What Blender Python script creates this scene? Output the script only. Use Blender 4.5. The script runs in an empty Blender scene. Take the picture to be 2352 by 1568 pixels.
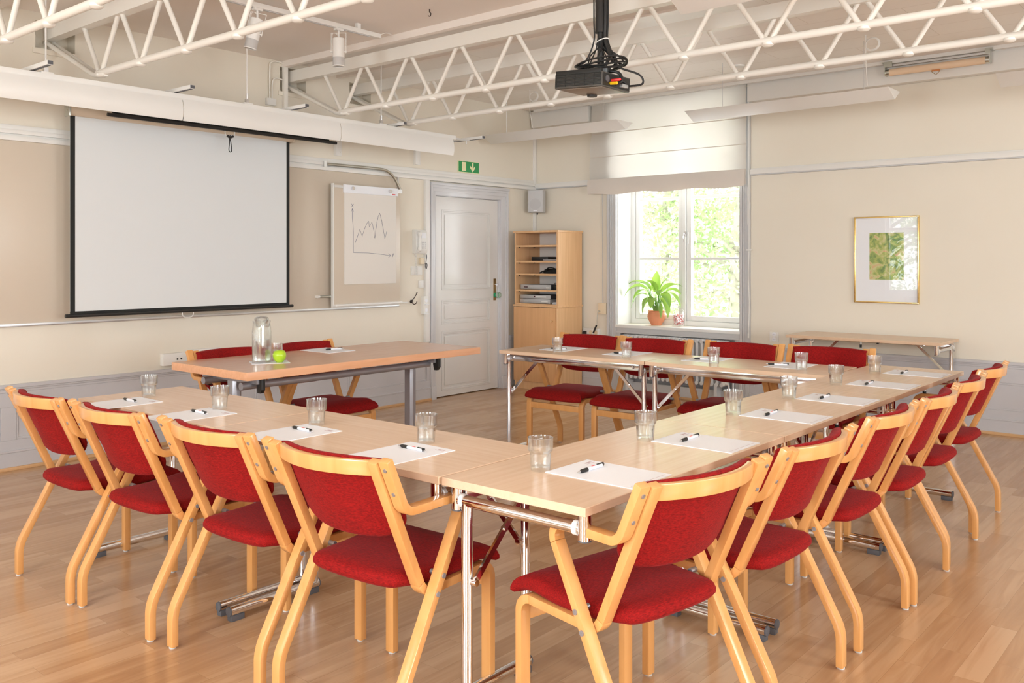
import bpy, bmesh, math, random
from mathutils import Vector, Matrix
PI = math.pi
S = bpy.context.scene
COL = S.collection
random.seed(7)

# ------------------------------------------------------------------ camera, sky, lights, exposure
XA, YB, CEIL = -6.134, 7.665, 2.953          # screen wall, window wall, ceiling
XR, YN = 3.4, -2.4                           # wall to the right, wall behind the camera
cam_d = bpy.data.cameras.new('camera')
cam = bpy.data.objects.new('camera', cam_d); COL.objects.link(cam)
cam.location = (0, 0, 1.336)
cam.rotation_euler = (PI/2, 0, math.radians(40.164))
cam_d.sensor_width = 36.0
cam_d.lens = 2057.442*36/2352
cam_d.shift_y = -186.5/2352
cam_d.clip_start = .05
S.camera = cam

w = bpy.data.worlds.new('world'); S.world = w; w.use_nodes = True
bg = w.node_tree.nodes['Background']
bg.inputs[0].default_value = (.93, .97, 1.0, 1); bg.inputs[1].default_value = 4.8

def area(name, loc, rot, sx, sy, power, color=(1, 1, 1)):
    d = bpy.data.lights.new(name, 'AREA'); d.shape = 'RECTANGLE'; d.size = sx; d.size_y = sy
    d.energy = power; d.color = color
    o = bpy.data.objects.new(name, d); COL.objects.link(o); o.location = loc; o.rotation_euler = rot
    return o
# daylight through the windows behind the camera, the right-hand windows and the window in view
BACKWIN = [(-5.6, -4.3), (-2.6, -1.3), (.5, 1.8)]
for i, (a, b) in enumerate(BACKWIN):
    o = area('daylight', ((a+b)/2, YN-.22, 1.62), (PI/2, 0, 0), b-a-.06, 1.75, 100, (.90, .965, 1))
    if i == 0: o.data.cycles.is_portal = True      # this one only guides the sky light through the pane
SIDEWIN = [(.6, 1.9), (3.6, 4.9)]
for a, b in SIDEWIN:
    area('daylight', (XR+.22, (a+b)/2, 1.62), (PI/2, 0, PI/2), b-a-.06, 1.75, 62, (.90, .965, 1))
area('daylight', (-4.39, 8.02, 1.78), (PI/2, 0, PI), 1.36, 2.16, 75).data.cycles.is_portal = True
S.view_settings.view_transform = 'Standard'; S.view_settings.look = 'None'
S.view_settings.exposure = .51; S.view_settings.gamma = 1
S.view_settings.use_curve_mapping = False
S.cycles.max_bounces = 10; S.cycles.diffuse_bounces = 5; S.cycles.transmission_bounces = 10
S.cycles.transparent_max_bounces = 12
S.cycles.use_denoising = True
S.cycles.sample_clamp_indirect = 6

# ------------------------------------------------------------------ materials
def newmat(name):
    m = bpy.data.materials.new(name); m.use_nodes = True
    return m, m.node_tree, m.node_tree.nodes['Principled BSDF']
def mat(name, col, rough=.5, metal=0, **k):
    m, nt, p = newmat(name)
    p.inputs['Base Color'].default_value = (*col, 1); p.inputs['Roughness'].default_value = rough
    p.inputs['Metallic'].default_value = metal
    for a, v in k.items(): p.inputs[a.replace('_', ' ')].default_value = v
    return m
def N(nt, t, **k):
    n = nt.nodes.new(t)
    for a, v in k.items(): setattr(n, a, v)
    return n
def ramp(nt, fac, stops):
    r = N(nt, 'ShaderNodeValToRGB'); cr = r.color_ramp
    while len(cr.elements) > 1: cr.elements.remove(cr.elements[-1])
    cr.elements[0].position = stops[0][0]; cr.elements[0].color = (*stops[0][1], 1)
    for pos, c in stops[1:]:
        e = cr.elements.new(pos); e.color = (*c, 1)
    nt.links.new(fac, r.inputs[0]); return r.outputs[0]
def noise_mat(name, c1, c2, scale=(1, 1, 1), nscale=5, detail=3, rough=.5, bump=0, lo=.3, hi=.7, coord='Object', **k):
    m, nt, p = newmat(name)
    tc = N(nt, 'ShaderNodeTexCoord'); mp = N(nt, 'ShaderNodeMapping'); mp.inputs['Scale'].default_value = scale
    nz = N(nt, 'ShaderNodeTexNoise'); nz.inputs['Scale'].default_value = nscale; nz.inputs['Detail'].default_value = detail
    nt.links.new(tc.outputs[coord], mp.inputs[0]); nt.links.new(mp.outputs[0], nz.inputs['Vector'])
    nt.links.new(ramp(nt, nz.outputs[0], [(lo, c1), (hi, c2)]), p.inputs['Base Color'])
    p.inputs['Roughness'].default_value = rough
    for a, v in k.items(): p.inputs[a.replace('_', ' ')].default_value = v
    if bump:
        b = N(nt, 'ShaderNodeBump'); b.inputs['Strength'].default_value = bump; b.inputs['Distance'].default_value = .01
        nt.links.new(nz.outputs[0], b.inputs['Height']); nt.links.new(b.outputs[0], p.inputs['Normal'])
    return m
def glass_pane(name, base=.045, gain=.85, power=5):
    m = bpy.data.materials.new(name); m.use_nodes = True; nt = m.node_tree; nt.nodes.clear()
    o = N(nt, 'ShaderNodeOutputMaterial'); mx = N(nt, 'ShaderNodeMixShader'); t = N(nt, 'ShaderNodeBsdfTransparent')
    g = N(nt, 'ShaderNodeBsdfGlossy'); g.inputs['Roughness'].default_value = .01
    f = N(nt, 'ShaderNodeLayerWeight'); f.inputs[0].default_value = .5
    pw = N(nt, 'ShaderNodeMath', operation='POWER'); nt.links.new(f.outputs['Facing'], pw.inputs[0]); pw.inputs[1].default_value = power
    ma = N(nt, 'ShaderNodeMath', operation='MULTIPLY_ADD'); nt.links.new(pw.outputs[0], ma.inputs[0]); ma.inputs[1].default_value = gain; ma.inputs[2].default_value = base
    nt.links.new(ma.outputs[0], mx.inputs[0]); nt.links.new(t.outputs[0], mx.inputs[1]); nt.links.new(g.outputs[0], mx.inputs[2])
    nt.links.new(mx.outputs[0], o.inputs[0]); return m
def translucent(name, col, tcol, fac=.5, rough=.8):
    m = bpy.data.materials.new(name); m.use_nodes = True; nt = m.node_tree; nt.nodes.clear()
    o = N(nt, 'ShaderNodeOutputMaterial'); mx = N(nt, 'ShaderNodeMixShader'); d = N(nt, 'ShaderNodeBsdfPrincipled')
    t = N(nt, 'ShaderNodeBsdfTranslucent')
    d.inputs['Base Color'].default_value = (*col, 1); d.inputs['Roughness'].default_value = rough
    t.inputs[0].default_value = (*tcol, 1); mx.inputs[0].default_value = fac
    nt.links.new(d.outputs[0], mx.inputs[1]); nt.links.new(t.outputs[0], mx.inputs[2]); nt.links.new(mx.outputs[0], o.inputs[0])
    return m

def wood(name, c1, c2, axis, rough=.35, sc=1.0, coat=0.0, fine=True):
    """grain runs along local axis 0/1/2"""
    m, nt, p = newmat(name)
    tc = N(nt, 'ShaderNodeTexCoord'); mp = N(nt, 'ShaderNodeMapping')
    s = [26*sc]*3; s[axis] = 1.3*sc; mp.inputs['Scale'].default_value = s
    nz = N(nt, 'ShaderNodeTexNoise'); nz.inputs['Scale'].default_value = 1.6; nz.inputs['Detail'].default_value = 5
    nz.inputs['Distortion'].default_value = .4
    nt.links.new(tc.outputs['Object'], mp.inputs[0]); nt.links.new(mp.outputs[0], nz.inputs['Vector'])
    nt.links.new(ramp(nt, nz.outputs[0], [(.3, c1), (.7, c2)]), p.inputs['Base Color'])
    p.inputs['Roughness'].default_value = rough
    p.inputs['Coat Weight'].default_value = coat; p.inputs['Coat Roughness'].default_value = .15
    return m

M = {}
M['wall'] = noise_mat('cream_wall_paint', (.775, .715, .61), (.80, .745, .645), nscale=1.2, rough=.75)
M['ceiling'] = noise_mat('white_ceiling_paint', (.86, .80, .745), (.885, .825, .77), nscale=1.5, rough=.6)
M['dado'] = noise_mat('grey_dado_paint', (.53, .525, .55), (.57, .565, .59), nscale=3, rough=.32)
M['casing'] = mat('grey_casing_paint', (.57, .57, .575), .35)
M['doorpaint'] = noise_mat('pale_gloss_door_paint', (.72, .70, .68), (.74, .725, .705), nscale=4, rough=.16)
M['doorframe'] = noise_mat('grey_gloss_frame_paint', (.62, .62, .64), (.65, .65, .67), nscale=4, rough=.18)
M['winwhite'] = mat('white_window_paint', (.80, .80, .78), .35)
M['white'] = mat('white_lacquer', (.80, .785, .755), .35)
M['truss'] = mat('cream_white_steel_paint', (.83, .80, .74), .4)
M['plastic'] = mat('white_plastic', (.80, .79, .76), .4)
M['creamplastic'] = mat('cream_plastic', (.78, .66, .48), .4)
M['greyplastic'] = mat('light_grey_plastic', (.55, .55, .56), .5)
M['black'] = mat('black_plastic', (.015, .015, .015), .45)
M['blackmetal'] = mat('satin_black_metal', (.02, .02, .02), .35)
M['blackfab'] = mat('black_screen_border', (.012, .013, .012), .8)
M['chrome'] = mat('polished_chrome', (.80, .80, .82), .10, 1)
M['steel'] = mat('zinc_plated_steel', (.62, .64, .60), .28, 1)
M['alu'] = mat('brushed_aluminium', (.72, .72, .73), .35, 1)
M['greymetal'] = mat('silver_grey_powder_coat', (.36, .36, .39), .35, .6)
M['iron'] = mat('dark_iron', (.06, .045, .04), .4, .8)
M['brass'] = mat('gilt_metal', (.80, .58, .24), .25, 1)
M['oldbrass'] = mat('old_brass', (.36, .23, .10), .35, .9)
M['screen'] = mat('matt_screen_cloth', (.71, .73, .74), .9)
M['paper'] = mat('white_paper', (.86, .88, .93), .6)
M['board'] = mat('beige_gloss_board', (.64, .555, .455), .22)
M['flip'] = mat('flip_pad_paper', (.78, .74, .69), .6)
M['ink'] = mat('thin_blue_ink', (.12, .13, .22), .5)
M['red'] = mat('red_print', (.75, .10, .10), .5)
M['greyprint'] = mat('faint_grey_red_print', (.55, .42, .45), .6)
M['green'] = mat('exit_green', (.03, .30, .09), .4)
M['lumcream'] = mat('pale_yellow_print', (.87, .82, .50), .5)
M['curtain'] = translucent('sheer_white_linen', (.82, .79, .75), (.92, .90, .86), .46)
M['hem'] = translucent('folded_white_linen', (.82, .76, .70), (.85, .78, .70), .22)
M['pot'] = noise_mat('terracotta', (.66, .24, .12), (.74, .30, .16), nscale=8, rough=.7)
M['leaf'] = translucent('house_plant_leaf', (.16, .34, .09), (.45, .62, .10), .42, .28)
M['stem'] = mat('green_stem', (.22, .40, .10), .5)
M['tree_leaf'] = translucent('spring_leaves', (.31, .42, .20), (.42, .60, .24), .5)
M['tree_leaf2'] = translucent('pale_spring_leaves', (.38, .48, .27), (.47, .62, .30), .5)
M['bark'] = mat('bark', (.30, .27, .22), .9)
M['apple'] = noise_mat('green_apple_skin', (.36, .60, .02), (.50, .70, .03), nscale=9, rough=.22)
M['applestem'] = mat('apple_stalk', (.12, .06, .03), .7)
M['rubber'] = mat('grey_rubber', (.10, .10, .11), .6)
M['glide'] = mat('clear_plastic_glide', (.55, .54, .52), .35)
M['mesh'] = mat('grey_perforated_metal', (.52, .51, .50), .5)
M['spotin'] = mat('lamp_glass', (.42, .46, .47), .2)
M['beech'] = wood('beech_cabinet_veneer', (.70, .42, .21), (.78, .49, .26), 2, .35)
M['beechdark'] = wood('darker_beech_door_veneer', (.66, .36, .165), (.73, .42, .20), 2, .35)
M['bent'] = wood('lacquered_bent_beech', (.66, .315, .10), (.75, .385, .14), 2, .25, .5, .3)
M['top'] = wood('light_beech_laminate', (.70, .49, .335), (.755, .545, .385), 0, .27, 1.3)
M['presenter'] = wood('red_beech_laminate', (.60, .35, .225), (.66, .40, .265), 1, .24, 1.3)
M['presedge'] = wood('red_beech_edge', (.72, .37, .20), (.80, .44, .26), 1, .35, 1.3)
M['radiator'] = mat('grey_radiator_enamel', (.64, .64, .65), .35)
M['cand1'] = noise_mat('wrapped_sweets', (.85, .80, .80), (.70, .12, .10), nscale=60, detail=1, rough=.4, lo=.45, hi=.6)
M['pane'] = glass_pane('window_glass')
M['dvd'] = mat('silver_plastic', (.50, .50, .50), .35, .5)
M['display'] = mat('dark_red_display', (.05, .005, .01), .2)
M['remote'] = mat('grey_device', (.35, .35, .36), .4)
M['yellow'] = mat('yellow_plug', (.85, .52, .01), .4)
M['redplug'] = mat('red_plug', (.75, .03, .03), .4)
M['beige'] = mat('beige_roller_housing', (.66, .56, .44), .5)
M['mapcloth'] = mat('peach_rolled_cloth', (.80, .60, .42), .7)
M['crystal'] = mat('greenish_glass_knob', (.75, .95, .85), .05, 0, Transmission_Weight=.8, IOR=1.5)
M['greenplastic'] = mat('green_collar', (.02, .40, .16), .35)
m, nt, p = newmat('tumbler_glass')
p.inputs['Base Color'].default_value = (.985, 1, .995, 1); p.inputs['Roughness'].default_value = .0
p.inputs['Transmission Weight'].default_value = 1; p.inputs['IOR'].default_value = 1.42
M['glass'] = m
M['tumbler'] = glass_pane('thin_clear_glass', .10, .9, 2.0)
_nt = M['tumbler'].node_tree
_o = [n for n in _nt.nodes if n.type == 'OUTPUT_MATERIAL'][0]; _mx = [n for n in _nt.nodes if n.type == 'MIX_SHADER'][0]
_gl = N(_nt, 'ShaderNodeBsdfRefraction'); _gl.inputs['IOR'].default_value = 1.12; _gl.inputs['Roughness'].default_value = .02; _gl.inputs[0].default_value = (.97, .99, .98, 1)
_tr = [n for n in _nt.nodes if n.type == 'BSDF_TRANSPARENT'][0]; _m2 = N(_nt, 'ShaderNodeMixShader'); _m2.inputs[0].default_value = .5
_nt.links.new(_tr.outputs[0], _m2.inputs[1]); _nt.links.new(_gl.outputs[0], _m2.inputs[2]); _nt.links.new(_m2.outputs[0], _mx.inputs[1])
_df = N(_nt, 'ShaderNodeBsdfDiffuse'); _df.inputs[0].default_value = (.95, .97, .96, 1); _m3 = N(_nt, 'ShaderNodeMixShader'); _m3.inputs[0].default_value = .018
_nt.links.new(_mx.outputs[0], _m3.inputs[1]); _nt.links.new(_df.outputs[0], _m3.inputs[2]); _nt.links.new(_m3.outputs[0], _o.inputs[0])
m, nt, p = newmat('water')

p.inputs['Base Color'].default_value = (1, 1, 1, 1); p.inputs['Roughness'].default_value = 0
p.inputs['Transmission Weight'].default_value = 1; p.inputs['IOR'].default_value = 1.33
M['water'] = m

# red velvet upholstery
m, nt, p = newmat('red_chenille')
tc = N(nt, 'ShaderNodeTexCoord'); mp = N(nt, 'ShaderNodeMapping'); mp.inputs['Scale'].default_value = (14, 60, 60)
nz = N(nt, 'ShaderNodeTexNoise'); nz.inputs['Scale'].default_value = 6; nz.inputs['Detail'].default_value = 4
nt.links.new(tc.outputs['Object'], mp.inputs[0]); nt.links.new(mp.outputs[0], nz.inputs['Vector'])
nt.links.new(ramp(nt, nz.outputs[0], [(.3, (.15, .003, .003)), (.72, (.34, .007, .006))]), p.inputs['Base Color'])
p.inputs['Roughness'].default_value = .85
p.inputs['Sheen Weight'].default_value = .10; p.inputs['Specular IOR Level'].default_value = .2; p.inputs['Sheen Roughness'].default_value = .4
p.inputs['Sheen Tint'].default_value = (1, .25, .28, 1)
b = N(nt, 'ShaderNodeBump'); b.inputs['Strength'].default_value = .35; b.inputs['Distance'].default_value = .004
nt.links.new(nz.outputs[0], b.inputs['Height']); nt.links.new(b.outputs[0], p.inputs['Normal'])
M['velvet'] = m

# oak strip floor, strips run along Y
m, nt, p = newmat('oak_parquet')
tc = N(nt, 'ShaderNodeTexCoord'); mp = N(nt, 'ShaderNodeMapping'); mp.inputs['Rotation'].default_value = (0, 0, PI/2)
br = N(nt, 'ShaderNodeTexBrick'); br.offset = .37; br.offset_frequency = 2; br.squash = 1
br.inputs['Color1'].default_value = (0, 0, 0, 1); br.inputs['Color2'].default_value = (1, 1, 1, 1); br.inputs['Mortar'].default_value = (.45, .45, .45, 1)
br.inputs['Scale'].default_value = 1; br.inputs['Mortar Size'].default_value = .0006; br.inputs['Mortar Smooth'].default_value = .1
br.inputs['Brick Width'].default_value = .52; br.inputs['Row Height'].default_value = .086
nt.links.new(tc.outputs['Object'], mp.inputs[0]); nt.links.new(mp.outputs[0], br.inputs['Vector'])
mp2 = N(nt, 'ShaderNodeMapping'); mp2.inputs['Scale'].default_value = (13, 1.0, 1)
off = N(nt, 'ShaderNodeVectorMath', operation='MULTIPLY_ADD')
nt.links.new(br.outputs['Color'], off.inputs[0]); off.inputs[1].default_value = (7, 13, 3); nt.links.new(tc.outputs['Object'], off.inputs[2])
nt.links.new(off.outputs[0], mp2.inputs[0])
nz = N(nt, 'ShaderNodeTexNoise'); nz.inputs['Scale'].default_value = 2.2; nz.inputs['Detail'].default_value = 6; nz.inputs['Distortion'].default_value = .8
nt.links.new(mp2.outputs[0], nz.inputs['Vector'])
add = N(nt, 'ShaderNodeMath', operation='MULTIPLY_ADD'); nt.links.new(br.outputs['Color'], add.inputs[0]); add.inputs[1].default_value = .5
nt.links.new(nz.outputs[0], add.inputs[2])
colo = ramp(nt, add.outputs[0], [(.2, (.38, .205, .10)), (.65, (.475, .275, .142)), (1.0, (.565, .36, .205))])
mix = N(nt, 'ShaderNodeMix', data_type='RGBA', blend_type='MULTIPLY')
nt.links.new(colo, mix.inputs[6]); mix.inputs[0].default_value = .55
mr = N(nt, 'ShaderNodeMapRange'); nt.links.new(br.outputs['Fac'], mr.inputs[0]); mr.inputs[3].default_value = 1; mr.inputs[4].default_value = .55
nt.links.new(mr.outputs[0], mix.inputs[7]); nt.links.new(mix.outputs[2], p.inputs['Base Color'])
rr = N(nt, 'ShaderNodeMapRange'); nt.links.new(nz.outputs[0], rr.inputs[0]); rr.inputs[3].default_value = .17; rr.inputs[4].default_value = .28; p.inputs['Specular IOR Level'].default_value = .7
nt.links.new(rr.outputs[0], p.inputs['Roughness'])
M['floor'] = m

# boarded ceiling near the window wall: seams along X
m, nt, p = newmat('white_board_ceiling')
tc = N(nt, 'ShaderNodeTexCoord')
br = N(nt, 'ShaderNodeTexBrick'); br.offset = .5
br.inputs['Color1'].default_value = (.87, .81, .755, 1); br.inputs['Color2'].default_value = (.86, .80, .745, 1); br.inputs['Mortar'].default_value = (.66, .58, .51, 1)
br.inputs['Scale'].default_value = 1; br.inputs['Mortar Size'].default_value = .0022; br.inputs['Brick Width'].default_value = 1.2; br.inputs['Row Height'].default_value = .30
nt.links.new(tc.outputs['Object'], br.inputs['Vector']); nt.links.new(br.outputs['Color'], p.inputs['Base Color'])
p.inputs['Roughness'].default_value = .3
M['boards'] = m

# framed print behind glass: loose green garden scene (original pattern)
m, nt, p = newmat('green_garden_print')
tc = N(nt, 'ShaderNodeTexCoord'); nz = N(nt, 'ShaderNodeTexNoise'); nz.inputs['Scale'].default_value = 14; nz.inputs['Detail'].default_value = 6; nz.inputs['Distortion'].default_value = 1.2
nt.links.new(tc.outputs['Object'], nz.inputs['Vector'])
nt.links.new(ramp(nt, nz.outputs[0], [(.28, (.06, .14, .05)), (.42, (.20, .32, .08)), (.52, (.42, .48, .12)), (.60, (.62, .60, .30)), (.70, (.66, .34, .16)), (.8, (.80, .78, .60))]), p.inputs['Base Color'])
p.inputs['Roughness'].default_value = .5
M['print'] = m

# ------------------------------------------------------------------ mesh helpers
def fillet2(pts, rads, seg=7):
    """round the inner corners of an open polyline (any dimension)"""
    pts = [Vector(p) for p in pts]; out = [pts[0]]; marks = []
    for i in range(1, len(pts)-1):
        r = rads[i-1]; a, b, c = pts[i-1], pts[i], pts[i+1]
        u = (a-b).normalized(); v = (c-b).normalized()
        ang = u.angle(v); dist = min(r/math.tan(ang/2), (a-b).length*.49, (c-b).length*.49)
        rr = dist*math.tan(ang/2); cen = b+(u+v).normalized()*(rr/math.sin(ang/2))
        p0 = b+u*dist; p1 = b+v*dist; marks.append((len(out), len(out)+seg))
        d0 = (p0-cen); d1 = (p1-cen); tot = d0.angle(d1)
        for k in range(seg+1):
            t = k/seg
            out.append(cen+(d0*math.sin((1-t)*tot)+d1*math.sin(t*tot))/math.sin(tot))
    out.append(pts[-1]); return out, marks
def spline(pts, n=8):
    pts = [Vector(p) for p in pts]; P = [pts[0]*2-pts[1]]+pts+[pts[-1]*2-pts[-2]]; out = []
    for i in range(1, len(P)-2):
        for k in range(n):
            t = k/n; a, b, c, d = P[i-1], P[i], P[i+1], P[i+2]
            out.append(.5*((2*b)+(c-a)*t+(2*a-5*b+4*c-d)*t*t+(3*b-a-3*c+d)*t*t*t))
    out.append(pts[-1]); return out

JR = random.Random(3)
class MB:
    def __init__(s): s.bm = bmesh.new()
    def faces(s, vs, fs):
        v = [s.bm.verts.new(p) for p in vs]
        for f in fs:
            try: s.bm.faces.new([v[i] for i in f])
            except ValueError: pass
        return s
    def box(s, x0, x1, y0, y1, z0, z1, mx=None):
        J = lambda: JR.uniform(0, .0002)   # no two boxes of one piece share a plane
        x0 -= J(); x1 += J(); y0 -= J(); y1 += J(); z1 += J()
        if z0 > .001: z0 -= J()
        vs = [Vector((x, y, z)) for x in (x0, x1) for y in (y0, y1) for z in (z0, z1)]
        if mx is not None: vs = [mx @ v for v in vs]
        return s.faces(vs, [(0, 1, 3, 2), (4, 6, 7, 5), (0, 4, 5, 1), (2, 3, 7, 6), (0, 2, 6, 4), (1, 5, 7, 3)])
    def cbox(s, c, d, mx=None):
        return s.box(c[0]-d[0]/2, c[0]+d[0]/2, c[1]-d[1]/2, c[1]+d[1]/2, c[2]-d[2]/2, c[2]+d[2]/2, mx)
    def tube(s, pts, r, n=12, cap=True, closed=False):
        pts = [Vector(p) for p in pts]; L = len(pts); rings = []; up = None
        for i, p in enumerate(pts):
            if closed: t = (pts[(i+1) % L]-pts[i-1]).normalized()
            else: t = (pts[min(i+1, L-1)]-pts[max(i-1, 0)]).normalized()
            if up is None:
                up = Vector((0, 0, 1)) if abs(t.z) < .9 else Vector((1, 0, 0))
            up = (up-t*up.dot(t)).normalized(); sd = t.cross(up)
            rr = r[i] if isinstance(r, (list, tuple)) else r
            rings.append([s.bm.verts.new(p+(up*math.cos(a)+sd*math.sin(a))*rr) for a in [2*PI*k/n for k in range(n)]])
        for i in range(L if closed else L-1):
            a, b = rings[i], rings[(i+1) % L]
            for k in range(n): s.bm.faces.new([a[k], a[(k+1) % n], b[(k+1) % n], b[k]])
        if cap and not closed:
            s.bm.faces.new(rings[0][::-1]); s.bm.faces.new(rings[-1])
        return s
    def cyl(s, p0, p1, r, n=16, r1=None):
        return s.tube([p0, p1], [r, r if r1 is None else r1], n)
    def lathe(s, prof, c=(0, 0, 0), n=24, mod=None, closed=False):
        rings = []
        for (r, z) in prof:
            if r < 1e-6: rings.append([s.bm.verts.new((c[0], c[1], c[2]+z))]); continue
            ring = []
            for k in range(n):
                a = 2*PI*k/n; q = r*(mod(a, z) if mod else 1)
                ring.append(s.bm.verts.new((c[0]+q*math.cos(a), c[1]+q*math.sin(a), c[2]+z)))
            rings.append(ring)
        m = len(rings)
        for i in range(m if closed else m-1):
            a, b = rings[i], rings[(i+1) % m]
            for k in range(n):
                k2 = (k+1) % n
                if len(a) == 1 and len(b) == 1: break
                if len(a) == 1: s.bm.faces.new([a[0], b[k2], b[k]])
                elif len(b) == 1: s.bm.faces.new([a[k], a[k2], b[0]])
                else: s.bm.faces.new([a[k], a[k2], b[k2], b[k]])
        if not closed:
            if len(rings[0]) > 1: s.bm.faces.new(rings[0][::-1])
            if len(rings[-1]) > 1: s.bm.faces.new(rings[-1])
        return s
    def rings(s, R, cap=True):
        V = [[s.bm.verts.new(p) for p in r] for r in R]; n = len(V[0])
        for a, b in zip(V, V[1:]):
            for k in range(n): s.bm.faces.new([a[k], a[(k+1) % n], b[(k+1) % n], b[k]])
        if cap: s.bm.faces.new(V[0][::-1]); s.bm.faces.new(V[-1])
        return s
    def sweep(s, path, x0, x1, t, i0=0, i1=None):
        """rectangular section along a path in the (y,z) plane, lateral x0..x1, thickness t"""
        i1 = len(path)-1 if i1 is None else i1; R = []
        for i in range(i0, i1+1):
            p = path[i]; a = path[max(i-1, 0)]; b = path[min(i+1, len(path)-1)]
            d = Vector((b[0]-a[0], b[1]-a[1])).normalized(); nn = Vector((-d.y, d.x))*t/2
            R.append([(x0, p[0]+nn.x, p[1]+nn.y), (x1, p[0]+nn.x, p[1]+nn.y), (x1, p[0]-nn.x, p[1]-nn.y), (x0, p[0]-nn.x, p[1]-nn.y)])
        return s.rings(R)
    def prism(s, poly, z0, z1, f=lambda u, v, w: (u, v, w)):
        n = len(poly)
        return s.faces([f(u, v, z0) for u, v in poly]+[f(u, v, z1) for u, v in poly],
                       [list(range(n))[::-1], list(range(n, 2*n))]+[(i, (i+1) % n, n+(i+1) % n, n+i) for i in range(n)])
    def build(s, name, m, parent=None, loc=(0, 0, 0), bevel=0, smooth=True, ang=35, seg=2):
        bm = s.bm
        if bevel:
            bmesh.ops.recalc_face_normals(bm, faces=bm.faces)
            ed = [e for e in bm.edges if len(e.link_faces) == 2 and e.calc_face_angle(0) > math.radians(40)]
            bmesh.ops.bevel(bm, geom=ed, offset=bevel, segments=seg, affect='EDGES', profile=.6, clamp_overlap=True)
        if any(loc): bmesh.ops.translate(bm, verts=bm.verts, vec=(-loc[0], -loc[1], -loc[2]))
        bmesh.ops.recalc_face_normals(bm, faces=bm.faces)
        me = bpy.data.meshes.new(name); bm.to_mesh(me); bm.free()
        if smooth:
            me.shade_smooth(); me.set_sharp_from_angle(angle=math.radians(ang))
        me.materials.append(M[m] if isinstance(m, str) else m)
        o = bpy.data.objects.new(name, me); COL.objects.link(o)
        if parent is not None: o.parent = parent
        elif any(loc): o.location = loc
        return o
def tag(o, label=None, cat=None, group=None, kind=None):
    for k, v in (('label', label), ('category', cat), ('group', group), ('kind', kind)):
        if v: o[k] = v
    return o
def thing(name, label, cat, loc=(0, 0, 0), rz=0, group=None):
    o = bpy.data.objects.new(name, None); COL.objects.link(o); o.location = loc; o.rotation_euler = (0, 0, rz)
    o.empty_display_size = .1
    return tag(o, label, cat, group)
def struct(o): return tag(o, kind='structure')
def copy_tree(o, parent=None):
    c = o.copy(); COL.objects.link(c); c.parent = parent
    for ch in o.children: copy_tree(ch, c)
    return c
ORD = ['nearest', 'second', 'third', 'fourth', 'fifth', 'sixth']

# ------------------------------------------------------------------ room shell
def cells(mb, ax, fixed0, fixed1, u0, u1, v0, v1, holes):
    us = sorted({u0, u1, *[h[0] for h in holes], *[h[1] for h in holes]}); vs = sorted({v0, v1, *[h[2] for h in holes], *[h[3] for h in holes]})
    for a, b in zip(us, us[1:]):
        for c, d in zip(vs, vs[1:]):
            if any(h[0] <= a and b <= h[1] and h[2] <= c and d <= h[3] for h in holes): continue
            if ax == 'x': mb.box(fixed0, fixed1, a, b, c, d)
            else: mb.box(a, b, fixed0, fixed1, c, d)
    return mb
struct(MB().box(XA-.3, XR+.3, YN-.3, YB+.6, -.12, 0).build('floor', 'floor', smooth=False))
struct(MB().box(XA-.3, XR+.3, YN-.3, 4.36, CEIL, CEIL+.12).build('ceiling', 'ceiling', smooth=False))
struct(MB().box(XA-.3, XR+.3, 4.36, YB+.6, CEIL, CEIL+.12).build('ceiling', 'boards', smooth=False))
NICHE = [(2.455, 2.71, 2.72, 2.90), (4.345, 4.60, 2.71, 2.91), (5.065, 5.31, 2.705, 2.89)]
mb = cells(MB(), 'x', XA-.12, XA, YN, YB, 0, CEIL, NICHE+[(6.085, 7.085, 0, 1.975)])
mb.box(XA-.3, XA-.12, YN, YB, 0, CEIL)
struct(mb.build('wall_left', 'wall', smooth=False))
WX0, WX1, WZ0, WZ1 = -5.066, -3.71, .684, 2.86
struct(cells(MB(), 'y', YB, YB+.30, XA-.3, XR+.3, 0, CEIL, [(WX0, WX1, WZ0, WZ1), (WX0, WX1, .1, .60)]).box(WX0, WX1, YB+.12, YB+.30, .1, .60).build('wall_back', 'wall', smooth=False))
struct(cells(MB(), 'y', YN-.3, YN, XA-.3, XR+.3, 0, CEIL, [(a, b, .7, 2.55) for a, b in BACKWIN]).build('wall_front', 'wall', smooth=False))
struct(cells(MB(), 'x', XR, XR+.3, YN, YB, 0, CEIL, [(a, b, .7, 2.55) for a, b in SIDEWIN]).build('wall_right', 'wall', smooth=False))
# windows behind the camera and on the right (seen only as reflections)
def plain_window(n, axis, a, b, c):
    fr = MB()
    def bx(u0, u1, z0, z1, t=.03):
        if axis == 'y': fr.box(u0, u1, c-t, c+t, z0, z1)
        else: fr.box(c-t, c+t, u0, u1, z0, z1)
    for u0, u1 in ((a, a+.06), (b-.06, b), ((a+b)/2-.04, (a+b)/2+.04)): bx(u0, u1, .7, 2.55)
    for z0, z1 in ((.7, .77), (2.49, 2.55), (1.9, 1.95)): bx(a, b, z0, z1, .028)
    struct(fr.build('window_%d' % n, 'winwhite', smooth=False))
for i, (a, b) in enumerate(BACKWIN): plain_window(2+i, 'y', a, b, YN-.1)
for i, (a, b) in enumerate(SIDEWIN): plain_window(5+i, 'x', a, b, XR+.1)

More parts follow.
